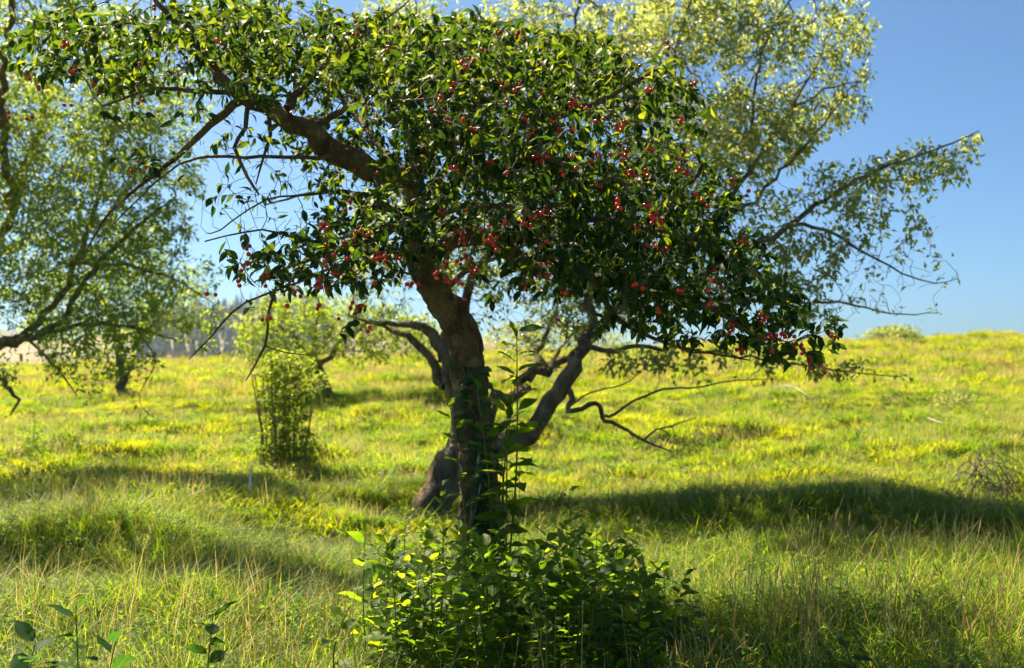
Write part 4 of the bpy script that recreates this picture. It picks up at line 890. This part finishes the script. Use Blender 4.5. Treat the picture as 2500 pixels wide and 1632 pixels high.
def scatter(name, meshes, pts, kinds, scl, rot):
    me = bpy.data.meshes.new(name); me.vertices.add(len(pts)); me.vertices.foreach_set('co', np.asarray(pts, np.float32).ravel())
    a = me.attributes.new('kind_index', 'INT', 'POINT'); a.data.foreach_set('value', np.asarray(kinds, np.int32))
    a = me.attributes.new('size', 'FLOAT_VECTOR', 'POINT'); a.data.foreach_set('vector', np.asarray(scl, np.float32).ravel())
    a = me.attributes.new('turn', 'FLOAT_VECTOR', 'POINT'); a.data.foreach_set('vector', np.asarray(rot, np.float32).ravel())
    o = link(name, me)
    ng = bpy.data.node_groups.new(name, 'GeometryNodeTree'); ng.interface.new_socket('Geometry', in_out='INPUT', socket_type='NodeSocketGeometry'); ng.interface.new_socket('Geometry', in_out='OUTPUT', socket_type='NodeSocketGeometry')
    gi = ng.nodes.new('NodeGroupInput'); go_ = ng.nodes.new('NodeGroupOutput'); jn = ng.nodes.new('GeometryNodeJoinGeometry')
    for m in meshes:
        so_ = bpy.data.objects.new('tuft_source', m); oi = ng.nodes.new('GeometryNodeObjectInfo'); oi.inputs['Object'].default_value = so_; oi.inputs['As Instance'].default_value = True
        ng.links.new(oi.outputs['Geometry'], jn.inputs[0])
    ip = ng.nodes.new('GeometryNodeInstanceOnPoints'); ng.links.new(gi.outputs[0], ip.inputs['Points']); ng.links.new(jn.outputs[0], ip.inputs['Instance']); ip.inputs['Pick Instance'].default_value = True
    def na(nm, t):
        n_ = ng.nodes.new('GeometryNodeInputNamedAttribute'); n_.data_type = t; n_.inputs['Name'].default_value = nm; return n_
    ng.links.new(na('kind_index', 'INT').outputs[0], ip.inputs['Instance Index']); ng.links.new(na('turn', 'FLOAT_VECTOR').outputs[0], ip.inputs['Rotation']); ng.links.new(na('size', 'FLOAT_VECTOR').outputs[0], ip.inputs['Scale'])
    ng.links.new(ip.outputs[0], go_.inputs[0]); md = o.modifiers.new('scatter', 'NODES'); md.node_group = ng
    return o
def field(n, d0, d1, power=1.0, margin=1.25):
    """random ground points in the wedge the camera can see, with a wide margin"""
    y = d0 + (d1 - d0) * rng.random(n) ** power; x = rng.uniform(-1, 1, n) * (y * .515 * margin + 1.5)
    return x, y
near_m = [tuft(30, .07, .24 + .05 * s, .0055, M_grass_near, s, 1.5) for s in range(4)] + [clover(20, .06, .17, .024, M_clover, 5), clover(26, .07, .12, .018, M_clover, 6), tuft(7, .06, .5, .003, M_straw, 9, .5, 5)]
x, y = field(22000, 2.4, 10.5, .8); k = len(x)
kinds = rng.choice(7, k, p=[.18, .18, .16, .10, .19, .18, .01])
dens = fbm(x * 1.1, y * 1.1, 31, 2)
hs = np.clip(.75 + .35 * dens + rng.normal(0, .12, k), .3, 1.5)
hs = hs * (1 - .45 * sstep(6.3, 9, y)); hs = np.where((x > 1.2) & (y < 5.5) & (kinds == 6), hs * 1.15, hs)
under = (np.hypot((x + .15) / 1.25, (y - 4.6) / .95) < 1); hs = np.where(under, hs * .7, hs)
scl = np.stack([rng.uniform(.8, 1.3, k), rng.uniform(.8, 1.3, k), hs], 1)
tag(scatter('meadow_grass', near_m, np.stack([x, y, G(x, y)], 1), kinds, scl, np.stack([rng.normal(0, .15, k), rng.normal(0, .15, k), rng.random(k) * 6.28], 1)), 'long green meadow grass with clover and dry straws in the foreground', 'grass', kind='stuff')
M_grass_shade = leaf_mat('shade_band_grass', [(0, (.05, .11, .012)), (1, (.08, .14, .018))], [(0, (.18, .36, .01)), (1, (.32, .46, .015))], .5, .5, .2)  # darker blades: shade bands of the hummocks put into the grass colour
mid_m = [tuft(46, .15, .13 + .02 * s, .0075, M_grass, 20 + s, 1.3) for s in range(4)] + [clover(26, .11, .10, .03, M_clover, 25), tuft(12, .1, .32, .005, M_straw, 26, .4), tuft(44, .13, .21, .008, M_grass_shade, 27, 1.2), tuft(44, .14, .17, .008, M_grass_shade, 28, 1.4)]
x, y = field(30000, 8.0, 23, .9); k = len(x)
patch = fbm(x * .5, y * .9, 41, 3)
shade_band = fbm(x * .45 + 3, y * 1.05 - x * .1, 71, 3)
kinds = rng.choice(6, k, p=[.21, .21, .21, .2, .14, .03]); kinds = np.where((patch > .5) & (rng.random(k) < .12), 5, kinds); kinds = np.where((fbm(x * .35 + 9, y * .7, 91, 3) + .5 * sstep(-2, 5, x) > .55) & (rng.random(k) < .30), 5, kinds)
scl = np.stack([rng.uniform(.8, 1.4, k), rng.uniform(.8, 1.4, k), np.clip(.85 + .22 * patch + .08 * (shade_band > .35) + rng.normal(0, .10, k), .5, 1.3)], 1)
kinds = np.where((shade_band > .3) & (rng.random(k) < .8), rng.integers(6, 8, k), kinds)  # darker tufts along the bands paint the hummocks' shade
tag(scatter('slope_grass', mid_m, np.stack([x, y, G(x, y)], 1), kinds, scl, np.stack([rng.normal(0, .15, k), rng.normal(0, .15, k), rng.random(k) * 6.28], 1)), 'sunlit yellow green grass on the lower slope', 'grass', kind='stuff')
far_m = [tuft(46, .26, .18, .016, M_grass, 40 + s, .8, 3) for s in range(4)] + [tuft(24, .2, .45, .012, M_straw, 46, .3, 3), tuft(36, .2, .30, .02, M_grass_shade, 47, 1, 3)]
x, y = field(30000, 21, 47, 1.0, 1.15); k = len(x); patch = fbm(x * .25, y * .6, 51, 3)
ps = .06 + .3 * sstep(-.2, 12, x) * sstep(24, 38, y) + .25 * (fbm(x * .2 + 4, y * .5, 92, 3) > .5); kinds = np.where(rng.random(k) < ps, 4, rng.integers(0, 4, k)); kinds = np.where((fbm(x * .3, y * .8 - x * .08, 81, 3) > .5) & (rng.random(k) < .7), 5, kinds)  # last pick sets darker tufts as painted shade streaks higher up
scl = np.stack([rng.uniform(.8, 1.4, k), rng.uniform(.8, 1.4, k), np.clip(.85 + .25 * patch + rng.normal(0, .10, k), .5, 1.3)], 1)
tag(scatter('upper_slope_grass', far_m, np.stack([x, y, G(x, y)], 1), kinds, scl, np.stack([rng.normal(0, .12, k), rng.normal(0, .12, k), rng.random(k) * 6.28], 1)), 'pale sunlit grass and straw reaching the crest of the slope', 'grass', kind='stuff')
# ------------------------------------------------------------------ the air
hb = bpy.data.meshes.new('haze'); zlo = float(Z.min()) - 1; zhi = float(Z.max()) + 12
hv = [(x_, y_, z_) for x_ in (-1560, 1560) for y_ in (-260, 1660) for z_ in (zlo, zhi)]
hb.from_pydata(hv, [], [(0, 1, 3, 2), (4, 6, 7, 5), (0, 4, 5, 1), (2, 3, 7, 6), (0, 2, 6, 4), (1, 5, 7, 3)])
hm_, hnt, hout = new_mat('thin_summer_haze'); pv_ = N(hnt, 'ShaderNodeVolumePrincipled'); pv_.inputs['Color'].default_value = (.75, .88, 1, 1); pv_.inputs['Density'].default_value = .0003; pv_.inputs['Anisotropy'].default_value = .78
hnt.links.new(pv_.outputs[0], hout.inputs['Volume']); hb.materials.append(hm_); tag(link('haze', hb), kind='stuff')
print('objects', len(bpy.data.objects), 'cherries', len(fruit), 'leaves', len(CL[0]), len(AL[0]), len(LL[0]))
